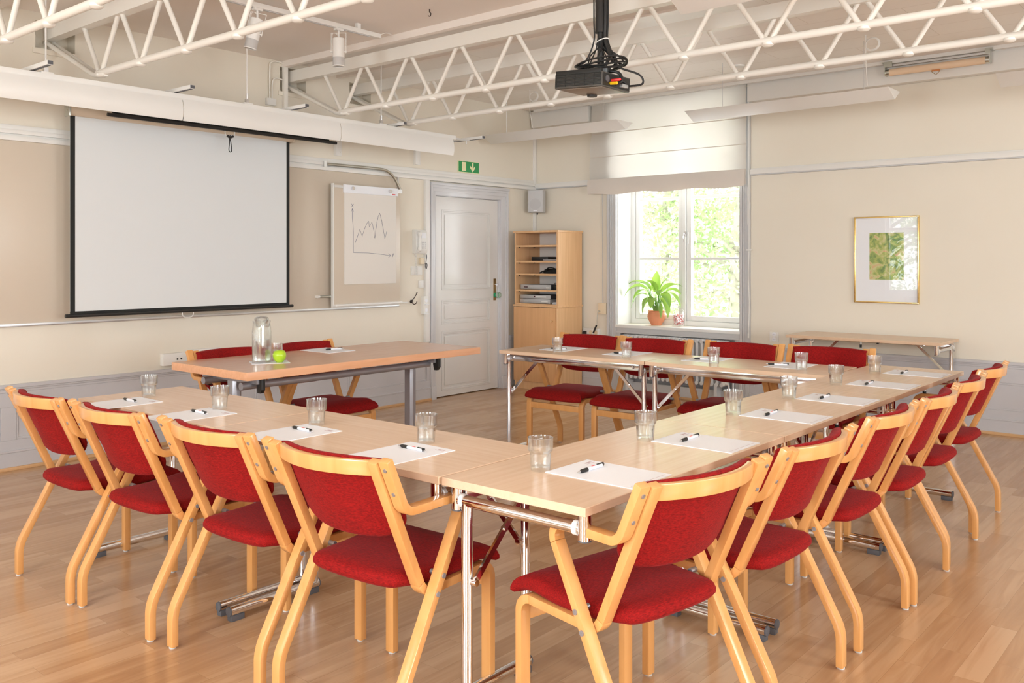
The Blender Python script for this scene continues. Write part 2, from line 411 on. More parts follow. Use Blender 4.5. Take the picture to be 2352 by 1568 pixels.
# dado panelling (grey), with a moulded cap and sunk panels
def dado(name, axis, u0, u1, c, sgn, htop=.555, npan=1, base=True):
    """c = wall plane, sgn = direction into the room"""
    mb = MB()
    def bx(a, b, d0, d1, z0, z1):
        p, q = sorted((c+sgn*d0, c+sgn*d1))
        if axis == 'x': mb.box(p, q, a, b, z0, z1)
        else: mb.box(a, b, p, q, z0, z1)
    bx(u0, u1, 0, .012, .02, htop-.02)
    bx(u0, u1, 0, .038, htop-.022, htop); bx(u0, u1, 0, .030, htop-.034, htop-.022); bx(u0, u1, 0, .024, htop-.050, htop-.034)
    bx(u0, u1, 0, .022, .40, htop-.05); bx(u0, u1, 0, .022, .02, .19); bx(u0, u1, 0, .030, .02, .12); bx(u0, u1, 0, .034, .112, .125)
    w = (u1-u0)/npan
    for k in range(npan+1):
        a = u0+k*w; bx(max(u0, a-.045), min(u1, a+.045), 0, .022, .19, .40)
    for k in range(npan):
        a = u0+k*w+.045; b = u0+(k+1)*w-.045
        bx(a, b, 0, .017, .385, .40); bx(a, b, 0, .017, .19, .205); bx(a, a+.015, 0, .017, .19, .40); bx(b-.015, b, 0, .017, .19, .40)
    struct(mb.build(name, 'dado', bevel=.002, smooth=True, seg=1))
dado('trim_1', 'x', YN, 6.035, XA, 1, .545, 9)
dado('trim_2', 'x', 7.18, YB, XA, 1, .545, 1)
dado('trim_3', 'y', XA+.03, -5.174, YB, -1, .562, 1)
dado('trim_4', 'y', -3.615, XR, YB, -1, .562, 6)
for nm, a in (('baseboard_left', ('x', YN, 6.03)), ('baseboard_back', ('y', XA, XR))):
    ax, u0, u1 = a; mb = MB()
    if ax == 'x': mb.box(XA, XA+.046, u0, u1, 0, .022)
    else: mb.box(u0, u1, YB-.046, YB, 0, .022)
    struct(mb.build(nm, wood('oak_skirting' , (.60, .36, .17), (.68, .42, .22), 1 if ax == 'x' else 0, .4), bevel=.004))

# rail profiles along the walls
mb = MB()
mb.box(XA, XA+.018, YN, YB, 2.168, 2.200).box(XA, XA+.035, YN, YB, 2.142, 2.168).box(XA, XA+.020, YN, YB, 2.128, 2.142).box(XA, XA+.045, YN, YB, 2.098, 2.128)
struct(mb.build('trim_5', 'white', bevel=.002))
struct(MB().box(XA, XA+.012, YN, YB, 2.1285, 2.1415).build('trim_6', 'greyplastic', smooth=False))
mb = MB().box(XA+.03, -5.40, YB-.05, YB, 2.118, 2.158).box(-3.60, XR, YB-.05, YB, 2.118, 2.158).box(XA+.03, -5.40, YB-.03, YB, 2.158, 2.170).box(-3.60, XR, YB-.03, YB, 2.158, 2.170)
struct(mb.build('trim_7', 'white', bevel=.002))
struct(MB().box(XA+.03, -5.40, YB-.042, YB, 2.108, 2.118).box(-3.60, XR, YB-.042, YB, 2.108, 2.118).build('trim_8', 'greyplastic', smooth=False))
# pelmet boxes under the ceiling along the window wall
mb = MB().box(XA+.02, -5.36, YB-.10, YB-.012, 2.77, 2.945).box(-3.60, XR, YB-.10, YB-.012, 2.77, 2.945)
struct(mb.build('trim_9', 'white', bevel=.003))
struct(MB().box(XA+.1, XR, YB-.16, YB-.12, 2.925, CEIL).box(XA+.1, XR, 7.30, 7.325, 2.935, CEIL).build('trim_10', 'white', smooth=False))
# board strips under the ceiling beside the roof trusses
for i, y in enumerate((2.17, 4.36, 4.92)):
    struct(MB().box(XA, XR, y, y+.045, 2.905, CEIL).build('trim_%d' % (11+i), 'ceiling', smooth=False))
# vertical cable ducts
struct(MB().box(XA, XA+.03, 5.965, 6.02, .56, 2.098).build('trim_14', 'white', bevel=.002))
struct(MB().box(XA, XA+.02, YB-.045, YB-.005, 1.65, 2.90).build('trim_15', 'white', bevel=.002))
struct(MB().box(XA, XA+.035, 4.364, 4.40, 2.20, 2.95).build('trim_16', 'truss', bevel=.002))
# plaster ledges below the truss niches
mb = MB()
for a, b, c, d in NICHE: mb.box(XA, XA+.012, a-.02, b+.02, c-.035, c)
struct(mb.build('trim_17', 'wall', bevel=.004))

# ------------------------------------------------------------------ door
def panel_frame(mb, y0, y1, z0, z1, x, w=.022, h=.012):
    for k, (ins, hh) in enumerate(((0, h), (w*.5, h*.55))):
        a, b, c, d = y0+ins, y1-ins, z0+ins, z1-ins
        mb.box(x, x+hh, a, b, d-w*.5, d).box(x, x+hh, a, b, c, c+w*.5).box(x, x+hh, a, a+w*.5, c, d).box(x, x+hh, b-w*.5, b, c, d)
DX = XA-.02
mb = MB().box(DX-.035, DX-.012, 6.115, 7.058, .008, 1.958)
Y0, Y1 = 6.115, 7.058
for a, b, c, d in ((Y0, Y0+.115, .008, 1.958), (Y1-.115, Y1, .008, 1.958), (Y0, Y1, 1.83, 1.958), (Y0, Y1, .945, 1.045), (Y0, Y1, .64, .71), (Y0, Y1, .008, .06)):
    mb.box(DX-.014, DX, a, b, c, d)
for c, d in ((1.045, 1.83), (.71, .945), (.06, .64)):
    panel_frame(mb, Y0+.115, Y1-.115, c, d, DX-.014, .03, .018)
    mb.box(DX-.012, DX-.004, Y0+.165, Y1-.165, c+.05, d-.05)
door = mb.build('door_1', 'doorpaint', loc=(DX, 6.58, 0), bevel=.0015, seg=1); struct(door)
L = (DX, 6.58, 0)
MB().box(DX, DX+.006, 6.99, 7.03, .92, 1.145).build('lock_plate', 'oldbrass', door, L, bevel=.002)
mb = MB().lathe([(.0, 0), (.012, 0), (.010, .02), (.026, .03), (.034, .045), (.030, .062), (.015, .070), (0, .071)], n=20)
for v in mb.bm.verts: v.co = Vector((DX+.006+v.co.z, 7.01+v.co.x, .975+v.co.y))
MB().tube([(DX+.005, 7.01, .975), (DX+.022, 7.01, .975)], .025, 18).build('knob_collar', 'greenplastic', door, L)
mb.build('door_knob', 'crystal', door, L)
MB().tube([(DX+.005, 7.01, 1.085), (DX+.03, 7.01, 1.085)], .012, 14).build('thumb_turn', 'chrome', door, L)
for z in (1.72, 1.48, .33): MB().cyl((DX+.004, 6.108, z-.045), (DX+.004, 6.108, z+.045), .007, 10).build('hinge', 'alu' if z > .5 else 'doorpaint', door, L)
mb = MB()
def frame_leg(y0, y1, s):
    a, b = (y0, y1)
    mb.box(XA, XA+.022, a, b, 0, 2.075)
    if s > 0: mb.box(XA, XA+.036, a, a+.022, .0, 2.085).box(XA, XA+.028, a+.022, a+.04, 0, 2.06)
    else: mb.box(XA, XA+.036, b-.022, b, .0, 2.085).box(XA, XA+.028, b-.04, b-.022, 0, 2.06)
    mb.box(XA, XA+.04, a+.003, b-.003, 0, .13)
frame_leg(6.035, 6.105, 1); frame_leg(7.068, 7.175, -1)
mb.box(XA, XA+.022, 6.10, 7.07, 1.965, 2.07).box(XA, XA+.045, 6.03, 7.18, 2.06, 2.085).box(XA, XA+.034, 6.035, 7.175, 2.035, 2.06).box(XA, XA+.028, 6.06, 7.15, 2.0, 2.035)
mb.box(XA-.12, XA, 6.085, 6.113, 0, 1.975).box(XA-.12, XA, 7.06, 7.085, 0, 1.975).box(XA-.12, XA, 6.085, 7.085, 1.96, 1.975)
struct(mb.build('trim_18', 'doorframe', bevel=.003))

# ------------------------------------------------------------------ window in view
WP = 7.95
mb = MB()
for x0, x1, z0, z1, t in ((WX0, WX0+.052, WZ0, WZ1, .035), (WX1-.052, WX1, WZ0, WZ1, .035), (WX0, WX1, WZ0, WZ0+.05, .035), (WX0, WX1, WZ1-.05, WZ1, .035), (-4.46, -4.42, WZ0, WZ1, .04)):
    mb.box(x0, x1, WP-t, WP+t, z0, z1)
for x0, x1 in ((-5.012, -4.462), (-4.418, -3.762)):
    for a, b in ((x0, x0+.05), (x1-.05, x1)): mb.box(a, b, WP-.022, WP+.03, .735, 2.81)
    for c, d in ((.735, .785), (1.335, 1.365), (1.945, 1.975), (2.76, 2.81)): mb.box(x0, x1, WP-.020, WP+.03, c, d)
win = mb.build('window_1', 'winwhite', loc=(-4.39, WP, .684), bevel=.003, seg=1); struct(win)
L = (-4.39, WP, .684)
for x0, x1 in ((-4.962, -4.512), (-4.368, -3.812)):
    MB().box(x0, x1, WP+.002, WP+.005, .785, 2.76).build('window_pane', 'pane', win, L, smooth=False)
MB().box(-4.428, -4.412, WP-.052, WP-.04, 1.58, 1.62).tube(spline([(-4.42, WP-.045, 1.60), (-4.42, WP-.07, 1.595), (-4.425, WP-.075, 1.56), (-4.425, WP-.07, 1.52)]), .006, 8).build('window_handle', 'chrome', win, L)
MB().cyl((-4.40, WP-.024, 1.62), (-4.40, WP-.024, 1.50), .003, 8).cyl((-5.02, WP-.026, 1.60), (-5.02, WP-.026, 1.52), .006, 8).cyl((-5.02, WP-.026, 1.0), (-5.02, WP-.026, .92), .006, 8).build('window_hinge', 'alu', win, L)
# stay on the right sash
MB().tube(spline([(-3.80, WP-.03, 1.50), (-3.81, WP-.05, 1.40), (-3.83, WP-.05, 1.36), (-3.97, WP-.05, 1.355)], 4), .007, 8).build('window_stay', 'greyplastic', win, L)
# outside ledge, reveal lining, sill and casing
struct(MB().box(WX0, WX0+.006, YB, WP, WZ0, WZ1).box(WX1-.006, WX1, YB, WP, WZ0, WZ1).box(WX0, WX1, YB, WP, WZ1-.006, WZ1).build('trim_19', 'winwhite', smooth=False))
struct(MB().box(WX0-.008, WX1+.005, YB-.035, WP-.03, .655, .684).build('trim_20', 'winwhite', bevel=.004))
mb = MB()
for a, b in ((-5.174, WX0), (WX1, -3.612)):
    mb.box(a, b, YB-.02, YB, 0, 2.90).box(a, a+.026, YB-.034, YB, 0, 2.90).box(a+.034, a+.044, YB-.028, YB, 0, 2.90).box(a+.054, a+.062, YB-.026, YB, 0, 2.90).box(b-.016, b, YB-.030, YB, .62, 2.90)
mb.box(-5.174, -3.612, YB-.022, YB, 2.86, 2.92)
mb.box(WX0, WX1, YB-.022, YB, .60, .658).box(WX0, WX1, YB-.03, YB, .60, .615).box(WX0, WX1, YB-.028, YB, .0, .12)
mb.box(WX0, WX0+.05, YB-.018, YB, .1, .60).box(WX1-.05, WX1, YB-.018, YB, .1, .6)
struct(mb.build('trim_21', 'casing', bevel=.003))
struct(MB().box(WX0, WX1, YB+.105, YB+.119, .1, .6).box(WX0, WX0+.01, YB, YB+.12, .1, .6).box(WX1-.01, WX1, YB, YB+.12, .1, .6).build('trim_22', 'dado', smooth=False))

# radiator in the recess under the window
rt = thing('radiator', 'grey column radiator in the panelled recess below the window', 'radiator', (-4.39, 7.60, .0))
for k in range(22):
    x = -4.93+k*.0515
    mb = MB()
    for y in (7.565, 7.615, 7.665):
        mb.tube(spline([(x, y, .19), (x, y, .2), (x, y, .38), (x, y, .56), (x, y, .57)], 2), [.012, .012]+[.014]*5+[.012, .012], 8)
    for z in (.185, .575): mb.tube([(x, 7.548, z), (x, 7.682, z)], .019, 10)
    mb.build('radiator_section', 'radiator', rt, (-4.39, 7.60, 0))
mb = MB()
for z in (.19, .57): mb.tube([(-4.94, 7.615, z), (-3.80, 7.615, z)], .015, 10)
mb.tube(spline([(-3.82, 7.60, .57), (-3.78, 7.60, .57), (-3.755, 7.60, .53), (-3.755, 7.60, .3), (-3.755, 7.60, .0)], 6), .010, 10)
mb.tube(spline([(-3.82, 7.60, .19), (-3.80, 7.60, .17), (-3.80, 7.60, .0)], 6), .010, 10)
mb.box(-4.9, -4.87, 7.56, 7.67, 0, .18).box(-3.93, -3.90, 7.56, 7.67, 0, .18)
mb.build('pipe', 'radiator', rt, (-4.39, 7.60, 0))
MB().cyl((-3.86, 7.60, .20), (-3.80, 7.60, .20), .02, 12).cyl((-3.83, 7.60, .20), (-3.83, 7.55, .20), .018, 12).build('valve', 'plastic', rt, (-4.39, 7.60, 0))

# roman blind
rt = thing('roman_blind', 'sheer white linen roman blind hanging half down over the window', 'blind', (-4.48, 7.58, 2.9))
BL = (-4.48, 7.58, 2.9)
bx0, bx1 = -5.335, -3.615
def blind_sheet(z0, z1, nz, yf, wob=0.0, th=.0015):
    nx = 60; mb = MB(); F = []; 
    for j in range(nz+1):
        z = z0+(z1-z0)*j/nz
        F.append([(bx0+(bx1-bx0)*i/nx+.012*math.sin(z*5)*(1 if i < 3 else 0), yf(i/nx, j/nz), z+wob*math.sin(i/nx*19+1)*(1-j/nz)) for i in range(nx+1)])
    vs = [p for r in F for p in r]+[(x, y+th, z) for r in F for x, y, z in r]; o = (nz+1)*(nx+1)
    fs = []
    for j in range(nz):
        for i in range(nx):
            a = j*(nx+1)+i; q = (a, a+1, a+nx+2, a+nx+1); fs += [q, tuple(o+t for t in q[::-1])]
    for i in range(nx): fs += [(i, o+i, o+i+1, i+1), (nz*(nx+1)+i, nz*(nx+1)+i+1, o+nz*(nx+1)+i+1, o+nz*(nx+1)+i)]
    for j in range(nz):
        a = j*(nx+1); b2 = a+nx; fs += [(a, a+nx+1, o+a+nx+1, o+a), (b2, o+b2, o+b2+nx+1, b2+nx+1)]
    return mb.faces(vs, fs)
zs = [2.93, 2.63, 2.39, 2.15]
for a, b in zip(zs, zs[1:]):
    blind_sheet(b, a, 10, lambda u, v: 7.585-.022*math.sin(v*PI)*(.6+.4*math.sin(u*9))+.006*math.sin(u*23)).build('blind_panel', 'curtain', rt, BL)
    MB().tube([(bx0+(bx1-bx0)*i/40, 7.578+.004*math.sin(i*.6), b+.0) for i in range(41)], .0035, 6).build('blind_seam', 'hem', rt, BL)
for k, (dz, dy) in enumerate(((0, 0), (.012, -.018), (-.01, -.036))):
    blind_sheet(2.015+dz, 2.16+dz*.3, 10, lambda u, v, dy=dy: 7.575+dy-.012*math.sin(v*PI)+.004*math.sin(u*17+dy*90), .009).build('blind_hem', 'hem', rt, BL)
MB().box(bx0, bx1, 7.57, 7.60, 2.925, 2.948).build('head_rail', 'white', rt, BL)
mb = MB().cyl((-3.60, 7.60, 2.9), (-3.60, 7.60, 1.44), .0035, 6).tube(spline([(-3.60, 7.60, 1.44), (-3.607, 7.60, 1.2), (-3.598, 7.60, .95), (-3.606, 7.60, .66)]), .0035, 6)
mb.cyl((-3.614, 7.598, 2.0), (-3.614, 7.598, 1.66), .002, 6).cyl((-3.606, 7.60, .67), (-3.606, 7.60, .63), .007, 8).cbox((-3.60, 7.605, 1.43), (.05, .02, .012))
mb.build('pull_cord', 'plastic', rt, BL)

# spring trees outside
def tree(cx, cy, cz, rx, ry, rz_, n, seed, lm, label):
    rnd = random.Random(seed)
    rt = thing('tree', label, 'tree', (cx, cy, -3), 0, 'trees in leaf outside the window')
    mb = MB(); br = MB()
    br.tube(spline([(cx, cy, -3), (cx+.1, cy, -1), (cx-.1, cy+.1, 1), (cx+.1, cy, 3.4)]), [.2-.13*i/24 for i in range(25)], 9)
    cl = []
    for k in range(46):
        a = rnd.uniform(0, 2*PI); q = rnd.uniform(-1, 1); r = (1-q*q)**.5*rnd.uniform(.35, 1)
        c = Vector((cx+rx*r*math.cos(a), cy+ry*r*math.sin(a), cz+rz_*q)); cl.append(c)
        st = Vector((cx, cy, min(3.2, c.z-.3*rnd.random()-.3)))
        mid = st.lerp(c, .5)+Vector((rnd.uniform(-.2, .2), rnd.uniform(-.2, .2), .15))
        pts = spline([st, mid, c], 5); br.tube(pts, [.045*(1-i/len(pts))+.006 for i in range(len(pts))], 6)
    for k in range(n):
        c = rnd.choice(cl); g = lambda s_: rnd.gauss(0, s_)
        p = c+Vector((g(.42), g(.42), g(.36)))
        nrm = Vector((g(1), g(1), g(1)+.8)).normalized(); t = nrm.cross(Vector((g(1), g(1), g(1)))).normalized(); b2 = nrm.cross(t)
        L_ = rnd.uniform(.035, .075); W_ = L_*.55
        mb.faces([p-t*L_, p+b2*W_, p+t*L_, p-b2*W_], [(0, 1, 2, 3)])
    br.build('trunk', 'bark', rt, (cx, cy, -3)); mb.build('foliage', lm, rt, (cx, cy, -3), smooth=False)
tree(-8.7, 14.8, 1.9, 2.0, 1.3, 2.6, 11000, 1, 'tree_leaf', 'leafy pale green tree seen through the left window sash')
tree(-6.6, 13.6, 1.5, 1.5, 1.1, 2.8, 11000, 2, 'tree_leaf2', 'leafy pale green tree seen through the right window sash')
tree(-7.6, -9.0, 1.5, 2.2, 1.2, 2.6, 9000, 8, 'tree_leaf', 'leafy tree outside behind the camera, mirrored in the picture glass')
tree(-4.4, 21.0, 2.2, 3.0, 1.5, 3.4, 8000, 3, 'tree_leaf2', 'far pale green tree outside at the right edge of the window')

# ------------------------------------------------------------------ roof trusses
ZB, ZT0, ZT1 = 2.489, 2.795, 2.885
def truss(y, label, x_end=XR):
    rt = thing('roof_truss', label, 'truss', (XA, y, ZB), 0, 'white steel roof trusses under the ceiling'); L = (XA, y, ZB)
    MB().box(XA-.1, x_end, y-.035, y-.028, ZT0, ZT1).box(XA-.1, x_end, y-.035, y+.03, ZT0, ZT0+.008).box(XA-.1, x_end, y-.035, y+.03, ZT1-.008, ZT1).build('top_chord', 'truss', rt, L, smooth=False)
    MB().tube([(-5.52, y, ZB), (x_end, y, ZB)], .021, 14).build('bottom_chord', 'truss', rt, L)
    for dy in (-.025, .025):
        MB().tube(fillet2([(XA-.08, y+dy, ZT0-.012), (-5.535, y+dy*.8, ZB-.012), (-5.42, y+dy*.1, ZB-.016)], [.12], 8)[0], .015, 10).build('end_brace', 'truss', rt, L)
    k = 0; x = -5.49
    while x < x_end-.3:
        for s in (-1, 1):
            MB().tube([(x+s*.022, y, ZB+.01), (x+s*.225, y, ZT0+.01)], .0145, 12).build('web_bar', 'truss', rt, L)
        MB().lathe([(0, -.032), (.02, -.03), (.03, -.022), (.032, -.01), (.0, 0)], (x, y, ZB), 14).build('weld_plate', 'truss', rt, L)
        x += .497
truss(1.86, 'white lattice roof truss nearest the camera, cutting the top left corner')
truss(2.58, 'white lattice roof truss ending on the wall above the left part of the screen')
truss(4.47, 'white lattice roof truss passing just behind the projector')
truss(5.18, 'white lattice roof truss closest to the window')

# ------------------------------------------------------------------ suspended light pelmet along the screen wall
BX = -5.48
rt = thing('suspended_pelmet', 'long white suspended curved-panel light pelmet hanging in front of the projection screen', 'pelmet', (BX, 3.5, 2.24)); L = (BX, 3.5, 2.24)
MB().box(BX-.035, BX+.005, -.6, 5.72, 2.398, 2.434).box(BX-.12, BX-.035, -.6, 5.72, 2.405, 2.43).build('carrier_rail', 'white', rt, L, bevel=.002)
MB().box(BX-.004, BX+.012, -.6, 5.68, 2.392, 2.402).build('lip', 'white', rt, L, bevel=.002)
MB().box(BX-.02, BX-.0, 5.6, 5.90, 2.405, 2.418).box(BX-.10, BX-.08, 5.55, 5.80, 2.40, 2.412).cyl((BX-.01, 5.87, 2.405), (BX-.01, 5.87, 2.375), .006, 8).cyl((BX-.09, 5.77, 2.40), (BX-.09, 5.77, 2.37), .006, 8).build('track_end', 'alu', rt, L)
for a, b in ((-.6, .47), (.48, 1.785), (1.79, 3.108), (3.113, 4.42), (4.425, 5.675)):
    prof = [(BX+.012-.045*math.sin(t*PI/2*1.0)*0+.05*math.sin(t*PI*.9)*.35, 2.398-.143*t) for t in [i/9 for i in range(10)]]
    mb = MB(); n = len(prof)
    vs = [(x+d, y, z) for d in (0, -.003) for y in (a, b) for x, z in prof]
    fs = []
    for d in (0, 1):
        o = d*2*n
        for i in range(n-1): fs.append((o+i, o+i+1, o+n+i+1, o+n+i))
    for e in (0, n):
        for i in range(n-1): fs.append((e+i, e+i+1, 2*n+e+i+1, 2*n+e+i))
    fs += [(0, n, 3*n, 2*n), (n-1, 2*n-1, 4*n-1, 3*n-1)]
    mb.faces(vs, fs).build('reflector_panel', 'white', rt, L)
for y in (2.26, 3.62, 4.87):
    MB().cyl((BX-.02, y, 2.50), (BX-.02, y, CEIL), .0055, 8).build('rod', 'white', rt, L)
    MB().box(BX-.03, BX-.01, y-.012, y+.012, 2.434, 2.47).cyl((BX-.02, y, 2.46), (BX-.02, y, 2.51), .010, 8).build('clamp', 'alu', rt, L)
    mb = MB().box(BX-.045, BX+.005, y-.035, y+.035, 2.434, 2.442)
    mb.build('clamp_plate', 'white', rt, L)
for i, (y, xe) in enumerate(((2.19, -5.27), (3.09, -5.31), (4.0, -5.32), (5.04, -5.40), (6.065, -5.46))):
    rt2 = thing('ceiling_track_arm', 'short %s aluminium arm reaching from the screen wall over the pelmet' % ('leftmost', 'second', 'middle', 'fourth', 'rightmost')[i], 'bracket', (XA, y, 2.45), 0, 'aluminium arms over the pelmet')
    MB().box(XA, xe, y-.016, y+.016, 2.444, 2.468).build('arm', 'alu' if i == 9 else 'white', rt2, (XA, y, 2.45), bevel=.002)
    MB().box(XA+.1, xe-.01, y-.008, y+.008, 2.441, 2.4445).box(xe, xe+.004, y-.014, y+.014, 2.446, 2.466).build('slot', 'rubber', rt2, (XA, y, 2.45), smooth=False)
# wall brackets below the pelmet
for i, y in enumerate((4.93, 5.87)):
    tag(MB().box(XA, XA+.03, y-.035, y+.005, 2.235, 2.38).box(XA, XA+.008, y-.035, y+.045, 2.235, 2.38).cyl((XA+.007, y+.028, 2.27), (XA+.011, y+.028, 2.27), .006, 8).build('wall_bracket', 'white', loc=(XA, y, 2.235), bevel=.002),
        ('white wall bracket just right of the black screen bar', 'white wall bracket left of the green exit sign')[i], 'bracket', 'white wall brackets below the pelmet')

# ------------------------------------------------------------------ whiteboard and screens
rt = thing('whiteboard', 'long beige glossy wall board behind the projection screen and flip chart', 'board', (XA, 3.0, .92)); L = (XA, 3.0, .92)
MB().box(XA, XA+.018, -.5, 5.62, .93, 2.098).build('board_panel', 'board', rt, L, bevel=.001)
MB().box(XA, XA+.03, -.5, 5.626, .912, .93).box(XA+.018, XA+.026, 5.606, 5.626, .93, 2.098).build('board_edge', 'alu', rt, L, bevel=.001)
SX = -5.97
rt = thing('projection_screen', 'large pull-down white projection screen with black border on the wall', 'screen', (SX, 3.47, .96)); L = (SX, 3.47, .96)
MB().box(SX-.001, SX+.001, 2.605, 4.315, .985, 2.30).build('screen_cloth', 'screen', rt, L, smooth=False)
for y0, y1 in ((2.605, 2.637), (4.29, 4.318)):
    MB().box(SX-.0015, SX+.0016, y0, y1, .98, 2.30).build('screen_border', 'blackfab', rt, L, smooth=False)
MB().box(SX-.0015, SX+.0016, 2.605, 4.318, .972, 1.0).build('screen_border', 'blackfab', rt, L, smooth=False)
MB().tube([(SX, 2.575, .972), (SX, 4.35, .972)], .0125, 14).build('bottom_bar', 'blackmetal', rt, L)
mb = MB(); pf = [(.03*math.cos(a)*1.1, .038*math.sin(a)) for a in [2*PI*k/18 for k in range(18)]]
mb.prism([(u, v) for u, v in pf], 2.60, 4.345, lambda u, v, w_: (SX-.005+u, w_, 2.316+v)); mb.build('roller_housing', 'beige', rt, L)
mb = MB().box(SX-.045, SX+.03, 2.588, 2.60, 2.275, 2.36).cyl((SX-.005, 2.582, 2.325), (SX-.005, 2.59, 2.325), .016, 12)
mb.build('end_cap', 'steel', rt, L, bevel=.003)
MB().box(SX-.045, SX+.03, 4.345, 4.357, 2.275, 2.36).build('end_cap', 'beige', rt, L, bevel=.003)
MB().box(XA+.04, SX-.03, 2.70, 2.73, 2.31, 2.33).box(XA, SX-.03, 4.2, 4.23, 2.31, 2.33).box(XA, XA+.045, 2.70, 2.73, 2.31, 2.33).build('wall_mount', 'steel', rt, L)
def loop(mb, y, z0, z1, w, x, r=.0025):
    mb.tube(spline([(x, y-w, z0), (x, y-w, (z0+z1)/2), (x, y-w*.6, z1), (x, y+w*.6, z1), (x, y+w, (z0+z1)/2), (x, y+w, z0)], 5), r, 6)
mb = MB(); loop(mb, 3.44, .962, .925, .042, SX); mb.build('pull_handle', 'plastic', rt, L)
S2 = -5.86
rt = thing('rolled_up_screen', 'rolled-up second screen with black bar and cord under the pelmet', 'screen', (S2, 3.85, 2.28)); L = (S2, 3.85, 2.28)
MB().tube([(S2+.02, 2.79, 2.296), (S2+.02, 4.685, 2.296)], .0125, 14).build('bottom_bar', 'blackmetal', rt, L)
MB().box(S2-.003, S2+.012, 2.83, 4.62, 2.305, 2.345).build('screen_border', 'blackfab', rt, L, smooth=False)
mb = MB(); mb.prism([(u*.9, v*.9) for u, v in pf], 2.80, 4.66, lambda u, v, w_: (S2-.01+u, w_, 2.375+v)); mb.box(XA, S2-.02, 3.0, 3.03, 2.36, 2.385).box(XA, S2-.02, 4.4, 4.43, 2.36, 2.385); mb.build('roller_housing', 'beige', rt, L)
mb = MB(); loop(mb, 3.70, 2.285, 2.245, .04, S2+.02, .003); loop(mb, 3.70, 2.285, 2.29, .03, S2+.02, .003); mb.build('pull_handle', 'plastic', rt, L)
mb = MB().tube(spline([(S2+.03, 3.695, 2.255), (S2+.03, 3.69, 2.20), (S2+.03, 3.685, 2.145), (S2+.03, 3.697, 2.132), (S2+.03, 3.708, 2.145), (S2+.03, 3.702, 2.20), (S2+.03, 3.695, 2.24)]), .0035, 6)
mb.tube(spline([(S2+.03, 3.67, 2.25), (S2+.035, 3.69, 2.238), (S2+.03, 3.72, 2.248)]), .009, 8).tube([(S2+.03, 3.695, 2.25), (S2+.03, 3.693, 2.215)], .008, 8)
mb.build('pull_cord', 'black', rt, L)

# ------------------------------------------------------------------ flip chart hung from the rail
rt = thing('flip_chart', 'beige wall-hung flip chart with a hand-drawn line graph, left of the phone', 'flip chart', (XA, 5.2, .95)); L = (XA, 5.2, .95)
FX = XA+.085
MB().box(FX-.02, FX, 4.825, 5.585, .955, 1.985).build('board_panel', 'board', rt, L, bevel=.002)
MB().box(FX-.024, FX+.003, 4.815, 4.828, .945, 1.99).build('edge_strip', 'white', rt, L)
MB().box(FX, FX+.007, 4.935, 5.532, 1.128, 1.93).build('pad', 'flip', rt, L, bevel=.001)
MB().box(FX, FX+.018, 4.925, 5.545, 1.915, 1.985).build('clamp_bar', 'paper', rt, L, bevel=.003)
for y in (5.01, 5.44): MB().tube([(FX+.018, y, 1.955), (FX+.026, y, 1.955), (FX+.038, y, 1.955)], [.014, .017, .015], 16).build('clamp_knob', 'chrome', rt, L)
MB().box(FX+.018, FX+.0186, 5.47, 5.51, 1.922, 1.932).build('printed_mark', 'red', rt, L, smooth=False)
MB().box(FX, FX+.014, 4.825, 4.925, 1.955, 1.975).box(FX, FX+.014, 5.545, 5.60, 1.945, 1.98).build('slide_rail', 'alu', rt, L)
MB().box(FX-.02, FX+.03, 4.825, 5.59, .945, .962).box(FX-.045, FX-.02, 4.83, 5.59, .93, .945).box(FX+.01, FX+.03, 5.59, 5.66, .948, .956).build('pen_tray', 'white', rt, L, bevel=.002)
def pen_line(pts, n=1, r=.0014):
    mb = MB(); P2 = [(FX+.0078, y, z) for y, z in pts]; mb.tube(P2, r, 5); return mb
def WY(u, v):   # sheet coordinates measured on the pad
    return 4.935+(u-240)*(.597/588), 1.985-(v-115)*(.857/1115)+0.0
def draw(name, lines):
    mb = MB()
    for ln in lines: mb.tube([(FX+.0078, *WY(*q)) for q in ln], .0016, 5)
    mb.build(name, 'ink', rt, L)
draw('graph_axis', [[(326, 380), (325, 480), (336, 640), (336, 872)], [(310, 415), (326, 378), (336, 412)], [(336, 872), (500, 876), (620, 886), (760, 905)], [(735, 880), (762, 905), (735, 925)]])
draw('graph_line', [[(354, 765), (385, 680), (408, 608), (432, 690), (460, 600), (485, 540), (505, 512), (513, 576), (542, 518), (560, 600), (575, 706), (600, 520), (615, 450), (632, 414), (655, 500), (675, 610), (692, 710), (714, 622)]])
draw('axis_letter', [[(316, 326), (336, 362)], [(337, 326), (315, 362)]])
draw('axis_letter', [[(780, 880), (787, 900)], [(797, 878), (782, 920)]])
mb = MB().tube(spline([(XA+.05, 4.77, 2.150), (XA+.055, 5.1, 2.152), (XA+.06, 5.36, 2.152), (XA+.07, 5.45, 2.135), (XA+.08, 5.52, 2.08), (XA+.085, 5.585, 1.98)], 6), .013, 12)
mb.build('hanger_pipe', 'steel', rt, L)
MB().cyl((XA+.05, 4.765, 2.125), (XA+.05, 4.765, 2.175), .014, 12).build('hanger_wheel', 'plastic', rt, L)
MB().tube([(XA+.055, 4.70, 1.03), (XA+.055, 4.83, 1.03)], .011, 12).build('spacer_bar', 'steel', rt, L)
MB().tube([(XA+.055, 4.68, 1.03), (XA+.055, 4.70, 1.03)], .012, 12).box(XA, XA+.055, 4.68, 4.70, 1.02, 1.04).build('spacer_cap', 'plastic', rt, L)

